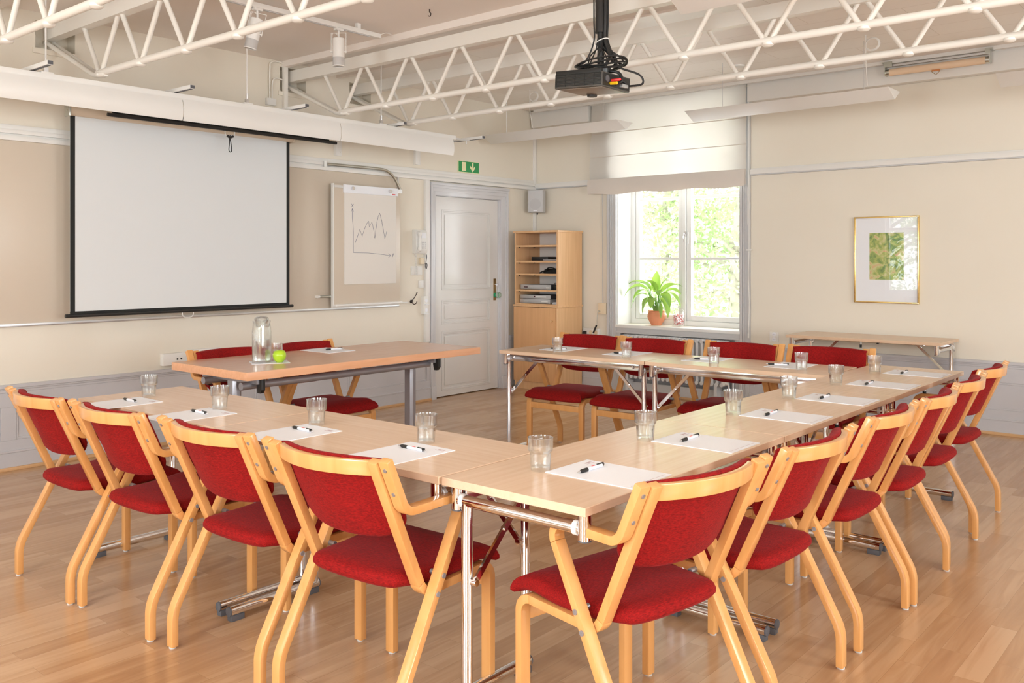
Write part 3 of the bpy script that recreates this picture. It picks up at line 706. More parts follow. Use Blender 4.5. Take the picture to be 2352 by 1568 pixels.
# ------------------------------------------------------------------ small wall fittings left of the door
rt = thing('wall_telephone', 'white corded push-button telephone on the wall left of the door', 'telephone', (XA, 5.9, 1.4)); L = (XA, 5.9, 1.4)
mb = MB(); mb.prism([(0, 1.40), (.045, 1.40), (.06, 1.44), (.05, 1.60), (.035, 1.622), (0, 1.622)], 5.815, 5.965, lambda u, v, w_: (XA+u, w_, v)); mb.build('phone_body', 'plastic', rt, L, bevel=.005)
MB().tube(spline([(XA+.055, 5.838, 1.595), (XA+.08, 5.838, 1.58), (XA+.078, 5.838, 1.51), (XA+.08, 5.838, 1.44), (XA+.06, 5.838, 1.42)], 5), [.016]*4+[.02]*3+[.013]*7+[.02]*3+[.016]*4, 10).build('handset', 'plastic', rt, L)
MB().box(XA+.05, XA+.0555, 5.885, 5.945, 1.545, 1.595).build('display_window', 'paper', rt, L)
for r in range(4):
    for c_ in range(3): MB().cbox((XA+.058-.001*(r == 0), 5.893+c_*.019, 1.505-r*.018), (.01, .011, .009)).build('key', 'greyplastic', rt, L, bevel=.001)
mb = MB(); pts = []
for i in range(260):
    t = i/259; a = t*44*2*PI
    base = Vector((XA+.03, 5.822-.0+.02*math.sin(t*PI), 1.405-.21*math.sin(t*PI)-.0*t))
    base.y += .018*t
    pts.append(base+Vector((.005*math.cos(a), .005*math.sin(a), 0)))
mb.tube(pts, .0022, 5).build('coiled_cord', 'plastic', rt, L)
rt = thing('phone_socket', 'cream phone socket with dangling grey cable below the telephone', 'socket', (XA, 5.93, 1.33)); L = (XA, 5.93, 1.33)
MB().box(XA, XA+.03, 5.90, 5.95, 1.30, 1.36).build('socket_box', 'creamplastic', rt, L, bevel=.004)
MB().box(XA+.0, XA+.04, 5.95, 5.985, 1.31, 1.37).build('plug', 'plastic', rt, L, bevel=.004)
MB().tube(spline([(XA+.04, 5.965, 1.39), (XA+.045, 5.962, 1.36), (XA+.035, 5.955, 1.29), (XA+.035, 5.966, 1.255), (XA+.035, 5.978, 1.29), (XA+.03, 5.97, 1.315)]), .0035, 6).build('cable', 'rubber', rt, L)
rt = thing('light_switch', 'white double light switch below the telephone cord', 'switch', (XA, 5.865, 1.235)); L = (XA, 5.865, 1.235)
MB().box(XA, XA+.008, 5.795, 5.94, 1.195, 1.28).build('switch_plate', 'plastic', rt, L, bevel=.002)
for y in (5.83, 5.895): MB().box(XA+.008, XA+.014, y-.025, y+.025, 1.205, 1.27).build('rocker', 'plastic', rt, L, bevel=.002)
rt = thing('door_buzzer', 'small square white push switch beside the door frame', 'switch', (XA, 5.925, 1.11)); L = (XA, 5.925, 1.11)
MB().box(XA, XA+.02, 5.89, 5.95, 1.075, 1.145).build('case', 'plastic', rt, L, bevel=.004)
MB().box(XA+.02, XA+.024, 5.905, 5.935, 1.09, 1.13).build('button', 'plastic', rt, L, bevel=.001)
rt = thing('power_socket', 'white double surface socket beside the door frame below the coat hook', 'socket', (XA, 5.945, .91)); L = (XA, 5.945, .91)
MB().box(XA, XA+.045, 5.93, 5.985, .825, .995).build('case', 'plastic', rt, L, bevel=.004)
for z in (.955, .865): MB().cyl((XA+.045, 5.957, z), (XA+.047, 5.957, z), .018, 16).box(XA+.04, XA+.06, 5.935, 5.98, z-.04, z-.034).build('socket_face', 'paper', rt, L)
mb = MB().cyl((XA+.002, 5.80, .95), (XA+.008, 5.80, .95), .016, 12).tube(spline([(XA+.01, 5.80, .955), (XA+.03, 5.805, .975), (XA+.05, 5.815, 1.01), (XA+.06, 5.82, 1.03)]), .004, 8).tube(spline([(XA+.01, 5.80, .945), (XA+.03, 5.81, .925), (XA+.05, 5.82, .935), (XA+.055, 5.825, .955)]), .004, 8)
mb.lathe([(0, 0), (.008, .002), (.008, .008), (0, .010)], (XA+.06, 5.82, 1.027), 10)
tag(mb.build('coat_hook', 'iron', loc=(XA, 5.80, .95)), 'dark iron double coat hook on the wall right of the flip chart', 'hook')
rt = thing('exit_sign', 'green emergency exit sign with pale door bar and down arrow', 'sign', (XA, 6.59, 2.22)); L = (XA, 6.59, 2.22)
MB().box(XA, XA+.005, 6.432, 6.745, 2.213, 2.327).build('sign_backing', 'lumcream', rt, L)
MB().box(XA+.005, XA+.0062, 6.442, 6.74, 2.217, 2.323).build('sign_face', 'green', rt, L, smooth=False)
MB().box(XA+.0062, XA+.0072, 6.49, 6.548, 2.228, 2.315).build('sign_bar', 'lumcream', rt, L, smooth=False)
mb = MB(); cy_ = 6.645
mb.prism([(cy_-.011, 2.315), (cy_+.011, 2.315), (cy_+.011, 2.262), (cy_+.036, 2.285), (cy_+.036, 2.262), (cy_, 2.222), (cy_-.036, 2.262), (cy_-.036, 2.285), (cy_-.011, 2.262)], XA+.0062, XA+.0073, lambda u, v, w_: (w_, u, v))
mb.build('sign_arrow', 'lumcream', rt, L, smooth=False)
rt = thing('wall_outlet', 'long white socket strip on the wall left of the presenter table', 'socket', (XA, 3.43, .59)); L = (XA, 3.43, .59)
MB().box(XA, XA+.045, 3.315, 3.56, .572, .658).box(XA, XA+.02, 3.56, 3.80, .62, .672).build('duct_box', 'plastic', rt, L, bevel=.004)
mb = MB()
for y in (3.425, 3.455): mb.cyl((XA+.045, y, .615), (XA+.0465, y, .615), .007, 10)
mb.build('socket_hole', 'black', rt, L)

# pipes and junction box by the second truss
rt = thing('junction_box', 'white junction box with two bent conduits on the wall above the screen', 'junction box', (XA, 4.248, 2.58)); L = (XA, 4.248, 2.58)
MB().box(XA, XA+.03, 4.205, 4.29, 2.58, 2.635).build('box', 'white', rt, L, bevel=.004)
for pts in ([(XA+.02, 4.235, 2.63), (XA+.02, 4.235, 2.88), (XA+.02, 4.25, 2.925), (XA+.02, 4.30, 2.94), (XA+.02, 4.365, 2.935)], [(XA+.02, 4.255, 2.63), (XA+.02, 4.257, 2.75), (XA+.02, 4.27, 2.79), (XA+.02, 4.30, 2.805), (XA+.02, 4.362, 2.80)]):
    MB().tube(spline(pts, 6), .006, 8).build('conduit', 'truss', rt, L)

# speaker in the corner, wall socket group, crank box
rt = thing('loudspeaker', 'grey box loudspeaker high in the corner above the shelf cabinet', 'speaker', (-6.02, 7.52, 1.84)); L = (-6.02, 7.52, 1.84)
mx = Matrix.Translation((-6.0, 7.53, 1.965)) @ Matrix.Rotation(math.radians(22), 4, 'Z')
mb = MB(); mb.prism([(-.085, -.07), (.085, -.07), (.075, .06), (-.075, .06)], -.12, .12, lambda u, v, w_: mx @ Vector((u, v, w_))); mb.build('speaker_case', 'greyplastic', rt, L, bevel=.008)
mb = MB().box(-.078, .078, -.074, -.069, -.112, .112, mx); mb.build('grille', 'greyplastic', rt, L, bevel=.004)
mb = MB().tube([mx @ Vector((0, -.075, -.03)), mx @ Vector((0, -.0755, -.03))], .062, 24); mb.build('cone_ring', mat('speaker_mesh', (.50, .50, .51), .6), rt, L)
MB().box(-.02, .02, -.0752, -.0742, -.105, -.097, mx).build('printed_mark', 'paper', rt, L)
MB().box(-.015, .015, .05, .14, -.02, .02, mx).cyl(mx @ Vector((0, 0, -.12)), mx @ Vector((0, 0, -.14)), .008, 8).build('mount', 'black', rt, L)
rt = thing('crank_box', 'cream crank box with cable and hand crank left of the window', 'crank box', (-5.23, YB, .84)); L = (-5.23, YB, .84)
MB().box(-5.278, -5.182, YB-.035, YB, .782, .897).build('case', 'creamplastic', rt, L, bevel=.005)
MB().cyl((-5.236, YB-.012, .897), (-5.243, YB-.012, 2.05), .003, 6).build('cable', 'greyplastic', rt, L)
MB().tube([(-5.262, YB-.03, .81), (-5.262, YB-.05, .81), (-5.272, YB-.055, .79), (-5.28, YB-.06, .665)], .005, 8).cyl((-5.262, YB-.034, .81), (-5.262, YB-.05, .81), .010, 10).build('crank', 'steel', rt, L)
MB().tube([(-5.28, YB-.06, .67), (-5.318, YB-.065, .585)], .009, 10).build('grip', 'black', rt, L)
rt = thing('power_socket', 'white double power socket with black plug right of the shelf cabinet', 'socket', (-5.37, YB, .585)); L = (-5.37, YB, .585)
MB().box(-5.475, -5.272, YB-.03, YB, .54, .63).build('case', 'plastic', rt, L, bevel=.004)
for x in (-5.375, -5.31): MB().cyl((x, YB-.03, .588), (x, YB-.0305, .588), .022, 18).tube([(x, YB-.032, .59), (x, YB-.034, .59)], .016, 14).build('socket_face', 'creamplastic', rt, L)
MB().box(-5.455, -5.425, YB-.055, YB-.03, .57, .60).tube(spline([(-5.44, YB-.05, .585), (-5.452, YB-.06, .59), (-5.462, YB-.05, .575), (-5.468, YB-.04, .54)]), .004, 6).build('plug', 'black', rt, L)
rt = thing('wall_outlet', 'white two-gang wall socket right of the window', 'socket', (-3.385, YB, .65)); L = (-3.385, YB, .65)
MB().box(-3.427, -3.343, YB-.012, YB, .605, .692).build('socket_plate', 'plastic', rt, L, bevel=.002)
for z in (.672, .627):
    MB().cyl((-3.385, YB-.012, z), (-3.385, YB-.0135, z), .0185, 18).build('socket_face', 'paper', rt, L)
    mb = MB()
    for dx in (-.008, .008): mb.cyl((-3.385+dx, YB-.0135, z), (-3.385+dx, YB-.0142, z), .003, 8)
    mb.build('socket_hole', 'black', rt, L)

# framed picture
rt = thing('framed_picture', 'gilt-framed green garden print behind glass on the right-hand wall', 'picture', (-2.411, YB, .98)); L = (-2.411, YB, .98)
PX0, PX1, PZ0, PZ1 = -2.671, -2.152, .982, 1.699
mb = MB()
for a, b, c, d in ((PX0, PX1, PZ1-.012, PZ1), (PX0, PX1, PZ0, PZ0+.012), (PX0, PX0+.012, PZ0, PZ1), (PX1-.012, PX1, PZ0, PZ1)): mb.box(a, b, YB-.028, YB, c, d)
mb.build('frame', 'brass', rt, L, bevel=.003)
MB().box(PX0+.01, PX1-.01, YB-.014, YB-.004, PZ0+.01, PZ1-.01).build('mount_board', 'paper', rt, L, smooth=False)
MB().box(-2.546, -2.273, YB-.0155, YB-.014, 1.175, 1.563).build('print', 'print', rt, L, smooth=False)
MB().box(PX0+.012, PX1-.012, YB-.0185, YB-.0165, PZ0+.012, PZ1-.012).build('picture_glass', 'pane', rt, L, smooth=False)

# rolled wall map below the ceiling
rt = thing('rolled_wall_map', 'rolled peach cloth wall map in steel brackets high on the right wall', 'map', (-1.99, 7.50, 2.84)); L = (-1.99, 7.50, 2.84)
MB().tube([(-2.335, 7.50, 2.852), (-1.635, 7.50, 2.852)], .028, 20).build('rolled_cloth', 'mapcloth', rt, L)
MB().tube([(-2.365, 7.50, 2.852), (-1.605, 7.50, 2.852)], .0265, 18).build('roller_end', 'steel', rt, L)
MB().box(-2.35, -1.62, 7.485, 7.51, 2.895, 2.91).build('top_rail', 'alu', rt, L)
for x in (-2.368, -1.603): MB().box(x-.003, x+.003, 7.47, 7.53, 2.825, 2.93).box(x-.03 if x > -2 else x, x if x > -2 else x+.06, 7.465, 7.47, 2.89, 2.935).box(x-.02, x+.02, 7.47, 7.566, 2.925, 2.935).build('bracket', 'steel', rt, L)
MB().box(-2.01, -1.95, 7.47, 7.475, 2.812, 2.824).build('tab', mat('orange_brown_tab', (.55, .20, .06), .5), rt, L)
MB().tube([(-2.012, 7.472, 2.812), (-1.98, 7.472, 2.782), (-1.948, 7.472, 2.812)], .0025, 6).build('hang_ring', 'oldbrass', rt, L)

# ------------------------------------------------------------------ hanging prism lamps
def prism_lamp(x0, x1, y, label, wires, zt=2.573, closed=True):
    rt = thing('prism_lamp', label, 'lamp', ((x0+x1)/2, y, zt), 0, 'white triangular lamps hung under the ceiling'); L = ((x0+x1)/2, y, zt)
    mb = MB(); mb.prism([(y, zt), (y+.265, zt), (y+.15, zt-.072)], x0, x1, lambda u, v, w_: (w_, u, v)); mb.build('lamp_body', 'white', rt, L, bevel=.002)
    for x in wires: MB().cyl((x, y+.13, zt), (x, y+.13, CEIL), .0022, 6).lathe([(0, 0), (.006, 0), (.006, .018), (0, .02)], (x, y+.13, zt), 8).build('wire', 'alu', rt, L)
prism_lamp(-5.97, -4.37, 6.6, 'white triangular hanging lamp nearest the room corner, left of the blind', (-5.75, -4.60))
prism_lamp(-3.70, -2.066, 6.6, 'white triangular hanging lamp in front of the blind\'s right edge', (-3.42, -2.28))
prism_lamp(-1.38, .25, 6.6, 'white triangular hanging lamp cut by the right picture edge', (-1.1, -.1))
prism_lamp(-2.13, -.5, 3.62, 'white triangular hanging lamp at the top edge right of the projector pole', (-1.9, -.7))
for i, (pts, lb) in enumerate((([(-2.21, 6.56)], 'coil of thin white cable hanging from a ceiling hook at right'), ([(-5.35, 6.60)], 'coil of thin white cable on a ceiling hook above the left lamp'))):
    x, y = pts[0]; mb = MB()
    mb.cyl((x, y, CEIL), (x, y, CEIL-.05), .003, 6)
    for k in range(3): mb.tube([(x+.045+(.045+.004*k)*math.cos(a), y+.004*k, CEIL-.07+(.04+.004*k)*math.sin(a)) for a in [2*PI*j/24 for j in range(24)]], .003, 6, closed=True)
    mb.tube(spline([(x, y, CEIL-.05), (x+.002, y, CEIL-.2), (x-.005, y+.05, 2.60)]), .003, 6)
    tag(mb.build('cable_coil', 'white', loc=(x, y, CEIL-.1)), lb, 'cable')
tag(MB().tube([(-4.13, 4.07, CEIL), (-4.13, 4.07, CEIL-.02)], .004, 6).tube(spline([(-4.13, 4.07, CEIL-.02), (-4.118, 4.07, CEIL-.03), (-4.125, 4.07, CEIL-.045), (-4.142, 4.07, CEIL-.04)]), .003, 6).build('ceiling_hook', 'iron', loc=(-4.13, 4.07, CEIL)), 'tiny open steel hook in the smooth ceiling', 'hook')
tag(MB().lathe([(.06, CEIL), (.058, CEIL-.012), (0, CEIL-.014)], (-3.37, 6.9, 0), 24).build('smoke_detector', 'white', loc=(-3.37, 6.9, CEIL)), 'round flat white detector on the boarded ceiling', 'detector')
# track with two spotlights
rt = thing('light_track', 'white ceiling lighting track above the flip chart side', 'track', (-4.75, 2.8, 2.91)); L = (-4.75, 2.8, 2.91)
MB().box(-4.772, -4.73, -1.5, 4.19, 2.885, 2.915).build('track_rail', 'white', rt, L, bevel=.002)
MB().box(-4.758, -4.746, -1.5, 4.10, 2.882, 2.8855).build('track_slot', 'greyplastic', rt, L, smooth=False)
for y in (3.0, 4.0): MB().box(-4.765, -4.74, y-.015, y+.015, 2.915, CEIL).build('mount', 'white', rt, L)
MB().tube(spline([(-4.75, 4.19, 2.91), (-4.76, 4.26, 2.94), (-4.78, 4.33, 2.945)]), .003, 6).build('cable', 'white', rt, L)
def spot(y, rotm, label):
    rt = thing('spotlight', label, 'spotlight', (-4.75, y, 2.62), 0, 'white cylinder spotlights on the ceiling track'); L = (-4.75, y, 2.62)
    c = Vector((-4.75, y, 2.82)); mx = Matrix.Translation(c) @ rotm
    MB().box(-4.765, -4.735, y-.03, y+.03, 2.87, 2.885).cyl((-4.75, y, 2.87), (-4.75, y, 2.81), .006, 8).build('adapter', 'white', rt, L)
    def T(mb):
        for v in mb.bm.verts: v.co = mx @ v.co
        return mb
    T(MB().lathe([(0, 0), (.036, 0), (.039, -.004), (.039, -.13), (.036, -.13)], n=28)).build('housing', 'white', rt, L)
    T(MB().lathe([(.0385, -.13), (.0385, -.186), (.034, -.186), (.034, -.13)], n=28, closed=True)).build('perforated_collar', 'mesh', rt, L)
    T(MB().lathe([(.0395, -.184), (.0395, -.19), (.033, -.19), (.033, -.184)], n=28, closed=True)).build('rim', 'white', rt, L)
    T(MB().lathe([(0, -.150), (.033, -.150), (.033, -.152), (0, -.152)], n=24)).build('lens', 'spotin', rt, L)
    mb = MB()
    mb.tube([mx @ Vector(q) for q in ((-.05, 0, .035), (-.05, 0, -.10))], .0022, 6).tube([mx @ Vector(q) for q in ((.05, 0, .035), (.05, 0, -.10))], .0022, 6).tube([mx @ Vector(q) for q in ((-.05, 0, .035), (.05, 0, .035))], .0022, 6)
    for s in (-1, 1): mb.tube([mx @ Vector((s*.038, 0, -.09)), mx @ Vector((s*.054, 0, -.09))], .006, 8)
    mb.tube(spline([mx @ Vector(q) for q in ((0, 0, 0), (-.01, 0, .025), (-.04, 0, .03), (-.045, 0, -.06))]), .002, 6)
    mb.build('yoke', 'white', rt, L)
spot(3.83, Matrix.Rotation(math.radians(38), 4, 'Z'), 'white cylinder spotlight hanging straight down near the track end')
spot(3.20, Matrix.Rotation(math.radians(38), 4, 'Z') @ Matrix.Rotation(math.radians(14), 4, 'Y'), 'white cylinder spotlight tilted, behind the near truss')

# ------------------------------------------------------------------ projector on its pole
PC = Vector((-2.72, 3.88, 2.272))
rt = thing('projector', 'black ceiling projector hanging on a black pole with tangled cables', 'projector', tuple(PC)); L = tuple(PC)
mx = Matrix.Translation(PC) @ Matrix.Rotation(math.radians(3.5), 4, 'Y')
W2, D2, H2 = .150, .130, .045
MB().box(-W2, W2, -D2, D2, -H2, H2*.7, mx).build('case', mat('dark_grey_projector_case', (.075, .068, .06), .4), rt, L, bevel=.006)
MB().box(-W2+.015, W2-.012, -D2+.02, D2-.02, -H2-.003, -H2+.001, mx).build('base_plate', mat('bronze_grey_base', (.30, .25, .21), .35, .3), rt, L, bevel=.002)
MB().box(-W2+.008, W2-.008, -D2-.004, -D2+.02, H2*.55, H2*1.05, mx).build('top_grille', 'black', rt, L, bevel=.003)
for k in range(24): pass
mb = MB()
for k in range(9): mb.box(-W2+.008, W2-.006, -D2-.004, -D2+.001, -H2+.010+k*.0068, -H2+.0135+k*.0068, mx)
for k in range(5): mb.box(-W2+.01+k*.06, -W2+.013+k*.06, -D2-.003, -D2, -H2+.008, H2*.62, mx)
mb.build('side_grille', 'black', rt, L)
MB().box(W2-.002, W2+.002, -D2+.012, D2-.008, -H2+.007, H2*.55, mx).build('connector_panel', 'black', rt, L)
MB().tube([mx @ Vector((W2, -.085, -.002)), mx @ Vector((W2+.005, -.085, -.002))], .017, 16).build('speaker_vent', 'rubber', rt, L)
MB().tube([mx @ Vector(q) for q in ((W2, -.045, -.006), (W2+.045, -.04, -.004), (W2+.05, -.035, .0))], .007, 10).build('red_plug', 'redplug', rt, L)
MB().tube([mx @ Vector(q) for q in ((W2, -.055, -.022), (W2+.045, -.06, -.024))], .008, 10).build('yellow_plug', 'yellow', rt, L)
MB().box(W2, W2+.02, .03, .085, -.03, -.012, mx).build('monitor_plug', 'dvd', rt, L, bevel=.002)
MB().lathe([(0, -.012), (.026, -.012), (.03, .0), (0, 0)], tuple(mx @ Vector((-W2+.08, D2-.03, -H2))), 18).build('foot', 'black', rt, L)
MB().cyl((-2.66, 3.87, 2.33), (-2.66, 3.87, 2.62), .0185, 18).cyl((-2.66, 3.87, 2.52), (-2.66, 3.87, CEIL), .029, 20).lathe([(.055, 2.305), (.06, 2.33), (.02, 2.345)], (-2.66, 3.87, 0), 18).build('ceiling_pole', 'blackmetal', rt, L)
rnd = random.Random(4); PXc, PYc = -2.66, 3.87
for k in range(4):
    r0 = .10+.012*k; mb = MB()
    mb.tube([(PXc+r0*1.15*math.cos(a)+.01*math.sin(3*a+k), PYc+r0*.8*math.sin(a), 2.335+.009*k+.01*math.sin(2*a+k)) for a in [2*PI*j/32 for j in range(32)]], .005+.001*(k == 0), 7, closed=True).build('cable', 'black', rt, L)
for dx, dy, r in ((.034, -.01, .008), (.03, .02, .006), (-.028, -.022, .004)):
    MB().tube(spline([(PXc+dx, PYc+dy, CEIL), (PXc+dx, PYc+dy, 2.6), (PXc+dx*1.0, PYc+dy, 2.48), (PXc+dx*2.2, PYc+dy*2, 2.38), (PXc+dx*3, PYc+dy*4, 2.35)]), r, 8).build('cable', 'black', rt, L)
for k in range(9):
    a = rnd.uniform(0, 2*PI); b2 = a+rnd.uniform(-.5, .5); R_ = rnd.uniform(.07, .14)
    MB().tube(spline([(PXc+.02*math.cos(a), PYc+.02*math.sin(a), 2.49), (PXc+.03*math.cos(a), PYc+.03*math.sin(a), 2.44), (PXc+R_*.75*math.cos(b2), PYc+R_*.7*math.sin(b2), 2.39), (PXc+R_*math.cos(b2), PYc+R_*.8*math.sin(b2), 2.35)]), rnd.uniform(.003, .005), 7).build('cable', 'black', rt, L)
q = lambda x, y, z: mx @ Vector((x, y, z))
for pts, r in (([(PXc+.03, PYc, 2.45), (-2.60, 3.87, 2.40), q(.09, -.02, .06), q(.16, .0, .04), q(.185, .0, -.005), q(.15, -.01, -.018)], .0085), ([(PXc+.03, PYc, 2.47), (-2.58, 3.89, 2.38), q(.14, .03, .075), q(.21, .12, .045), q(.22, .14, -.0), q(.145, .12, -.012)], .0055), ([(PXc+.02, PYc, 2.43), (-2.60, 3.93, 2.38), q(.10, .0, .05), q(.16, .06, .0), q(.15, .09, -.02)], .004)):
    MB().tube(spline(pts), r, 8).build('cable', 'black', rt, L)
MB().tube([(PXc+.036*math.cos(a)+.008, PYc+.03*math.sin(a), 2.475+.012*math.cos(a)) for a in [2*PI*j/24 for j in range(24)]], .003, 6, closed=True).build('cable_tie', 'plastic', rt, L)

# ------------------------------------------------------------------ folding tables
TT = .72
def make_table():
    rt = thing('folding_table', 'x', 'table')
    MB().box(-.599, .599, -.25, .25, TT-.023, TT).build('tabletop', 'top', rt, bevel=.0015, seg=1)
    for s in (-1, 1):
        x = s*.562
        MB().tube([(x, -.212, .655), (x, .212, .655)], .0165, 18).build('end_tube', 'chrome', rt)
        for y in (-.222, .222):
            st = MB().cyl((x, y, .628), (x, y, TT-.023), .0175, 18).build('corner_stub', 'chrome', rt)
            MB().cyl((x, y, .624), (x, y, .629), .0172, 18).build('rubber_cap', 'rubber', st)
            MB().tube([(x, y-.03*(1 if y > 0 else -1), .655), (x, y-.018*(1 if y > 0 else -1), .655)], .0195, 16).build('collar', 'plastic', st)
        leg = MB().cyl((x, .185, .03), (x, .185, .655), .0165, 20).build('leg', 'chrome', rt)
        ft = MB().tube([(x, -.20, .036), (x, .20, .036)], .0185, 18).build('foot', 'chrome', rt)
        for q in (-1, 1): MB().tube([(x, q*.199, .036), (x, q*.206, .036)], .0182, 18).box(x-.015, x+.015, min(q*.2, q*.145), max(q*.2, q*.145), 0, .022).build('foot_cap', 'rubber', ft, bevel=.002)
        br = MB()
        a = Vector((x-s*.004, .160, .43)); b = Vector((x-s*.26, .160, .675)); mid = a.lerp(b, .5)
        d = (b-a).normalized(); n_ = Vector((d.z, 0, -d.x))*.0095
        br.faces([a+n_+Vector((0, -.004, 0)), b+n_+Vector((0, -.004, 0)), b-n_+Vector((0, -.004, 0)), a-n_+Vector((0, -.004, 0)), a+n_+Vector((0, .004, 0)), b+n_+Vector((0, .004, 0)), b-n_+Vector((0, .004, 0)), a-n_+Vector((0, .004, 0))], [(0, 1, 2, 3), (7, 6, 5, 4), (0, 4, 5, 1), (2, 6, 7, 3), (0, 3, 7, 4), (1, 5, 6, 2)])
        br.tube([mid+Vector((0, -.009, 0)), mid+Vector((0, .009, 0))], .007, 12).tube([a+Vector((0, -.01, 0)), a+Vector((0, .03, 0))], .010, 12)
        br.build('brace', 'chrome', rt)
    MB().box(-.545, .545, .205, .217, .652, TT-.023).build('side_rail', 'chrome', rt, bevel=.002)
    for s in (-1, 1): MB().tube([(s*.50, .217, .675), (s*.50, .226, .675)], [.011, .007], 14).build('rail_bolt', 'alu', rt)
    for y in (-.21, .19):
        st = MB().cyl((0, y, .67), (0, y, TT-.023), .006, 10).build('stop_pin', 'alu', rt)
        MB().cyl((0, y, .648), (0, y, .672), .009, 12).build('rubber_stop', 'black', st)
    return rt
tb0 = make_table()
GT = 'folding tables set out in a U'
TABLES = [  # x, y, rot, label, group
    (-2.388, 2.060, .2, 'beech folding table in the near row, the right-hand one meeting the corner', GT),
    (-3.520, 2.060, .2, 'light beech folding table at the far left end of the near left row', GT),
    (-1.545, 2.415, 90, 'light beech folding table nearest the camera in the right row', GT),
    (-1.543, 3.617, 90, 'light beech folding table in the middle of the right row', GT),
    (-1.541, 4.819, 90, 'light beech folding table at the far end of the right row', GT),
    (-3.480, 4.915, 182.5, 'light beech folding table at the left end of the row before the window', GT),
    (-2.357, 4.963, 182.5, 'light beech folding table in the row before the window, right one', GT),
    (-2.455, 7.385, 0, 'light beech folding side table against the right wall under the picture', None)]
for i, (x, y, r, lb, g) in enumerate(TABLES):
    o = tb0 if i == 0 else copy_tree(tb0)
    o.location = (x, y, 0); o.rotation_euler = (0, 0, math.radians(r)); o['label'] = lb
    o.scale.x = {0: .975, 1: .905, 5: .94, 6: .925}.get(i, 1)
    if g: o['group'] = g
    elif 'group' in o: del o['group']

# presenter table
PT = .757
rt = thing('presenter_table', 'thick reddish beech table with grey metal T-legs in front of the screen', 'table', (-4.39, 3.51, 0)); L = (-4.39, 3.51, 0)
MB().box(-4.765, -4.015, 2.645, 4.43, PT-.044, PT-.002).build('edge_band', 'presedge', rt, L, bevel=.002)
MB().box(-4.763, -4.017, 2.647, 4.428, PT-.004, PT).build('tabletop', 'presenter', rt, L, bevel=.001, seg=1)
MB().tube([(-4.19, 2.72, .662), (-4.19, 4.12, .662)], .021, 16).build('crossbar', 'greymetal', rt, L)
MB().tube([(-4.56, 2.72, .662), (-4.56, 4.12, .662)], .021, 16).build('crossbar', 'greymetal', rt, L)
for y in (2.80, 4.13):
    mb = MB(); mb.prism([(-4.40, y-.027), (-4.35, y-.027), (-4.335, y-.012), (-4.335, y+.012), (-4.35, y+.027), (-4.40, y+.027), (-4.415, y+.012), (-4.415, y-.012)], .05, .68)
    lg = mb.build('leg', 'greymetal', rt, L, bevel=.002)
    MB().box(-4.66, -4.12, y-.028, y+.028, .672, PT-.044).build('top_bracket', 'greymetal', rt, L, bevel=.004)
    for x in (-4.10, -4.66):
        mb = MB(); mb.prism([(.0, .0), (.06, .0), (.06, -.07), (.045, -.09), (.02, -.09)], y-.012, y+.012, lambda u, v, w_, x=x: (x+(u-.06 if x > -4.5 else -u+.06)*1.0, w_, PT-.044+v)); mb.build('fold_hook', 'black', rt, L, bevel=.003)
    mb = MB()
    for s in (-1, 1):
        mb.rings([[(-4.375+s*.035, y-.03, .05), (-4.375+s*.035, y+.03, .05), (-4.375+s*.035, y+.03, .14), (-4.375+s*.035, y-.03, .14)], [(-4.375+s*.31, y-.025, .012), (-4.375+s*.31, y+.025, .012), (-4.375+s*.31, y+.025, .03), (-4.375+s*.31, y-.025, .03)]])
    mb.box(-4.42, -4.33, y-.03, y+.03, .012, .14).box(-4.67, -4.60, y-.02, y+.02, 0, .014).box(-4.15, -4.08, y-.02, y+.02, 0, .014).build('foot', 'greymetal', rt, L, bevel=.003)

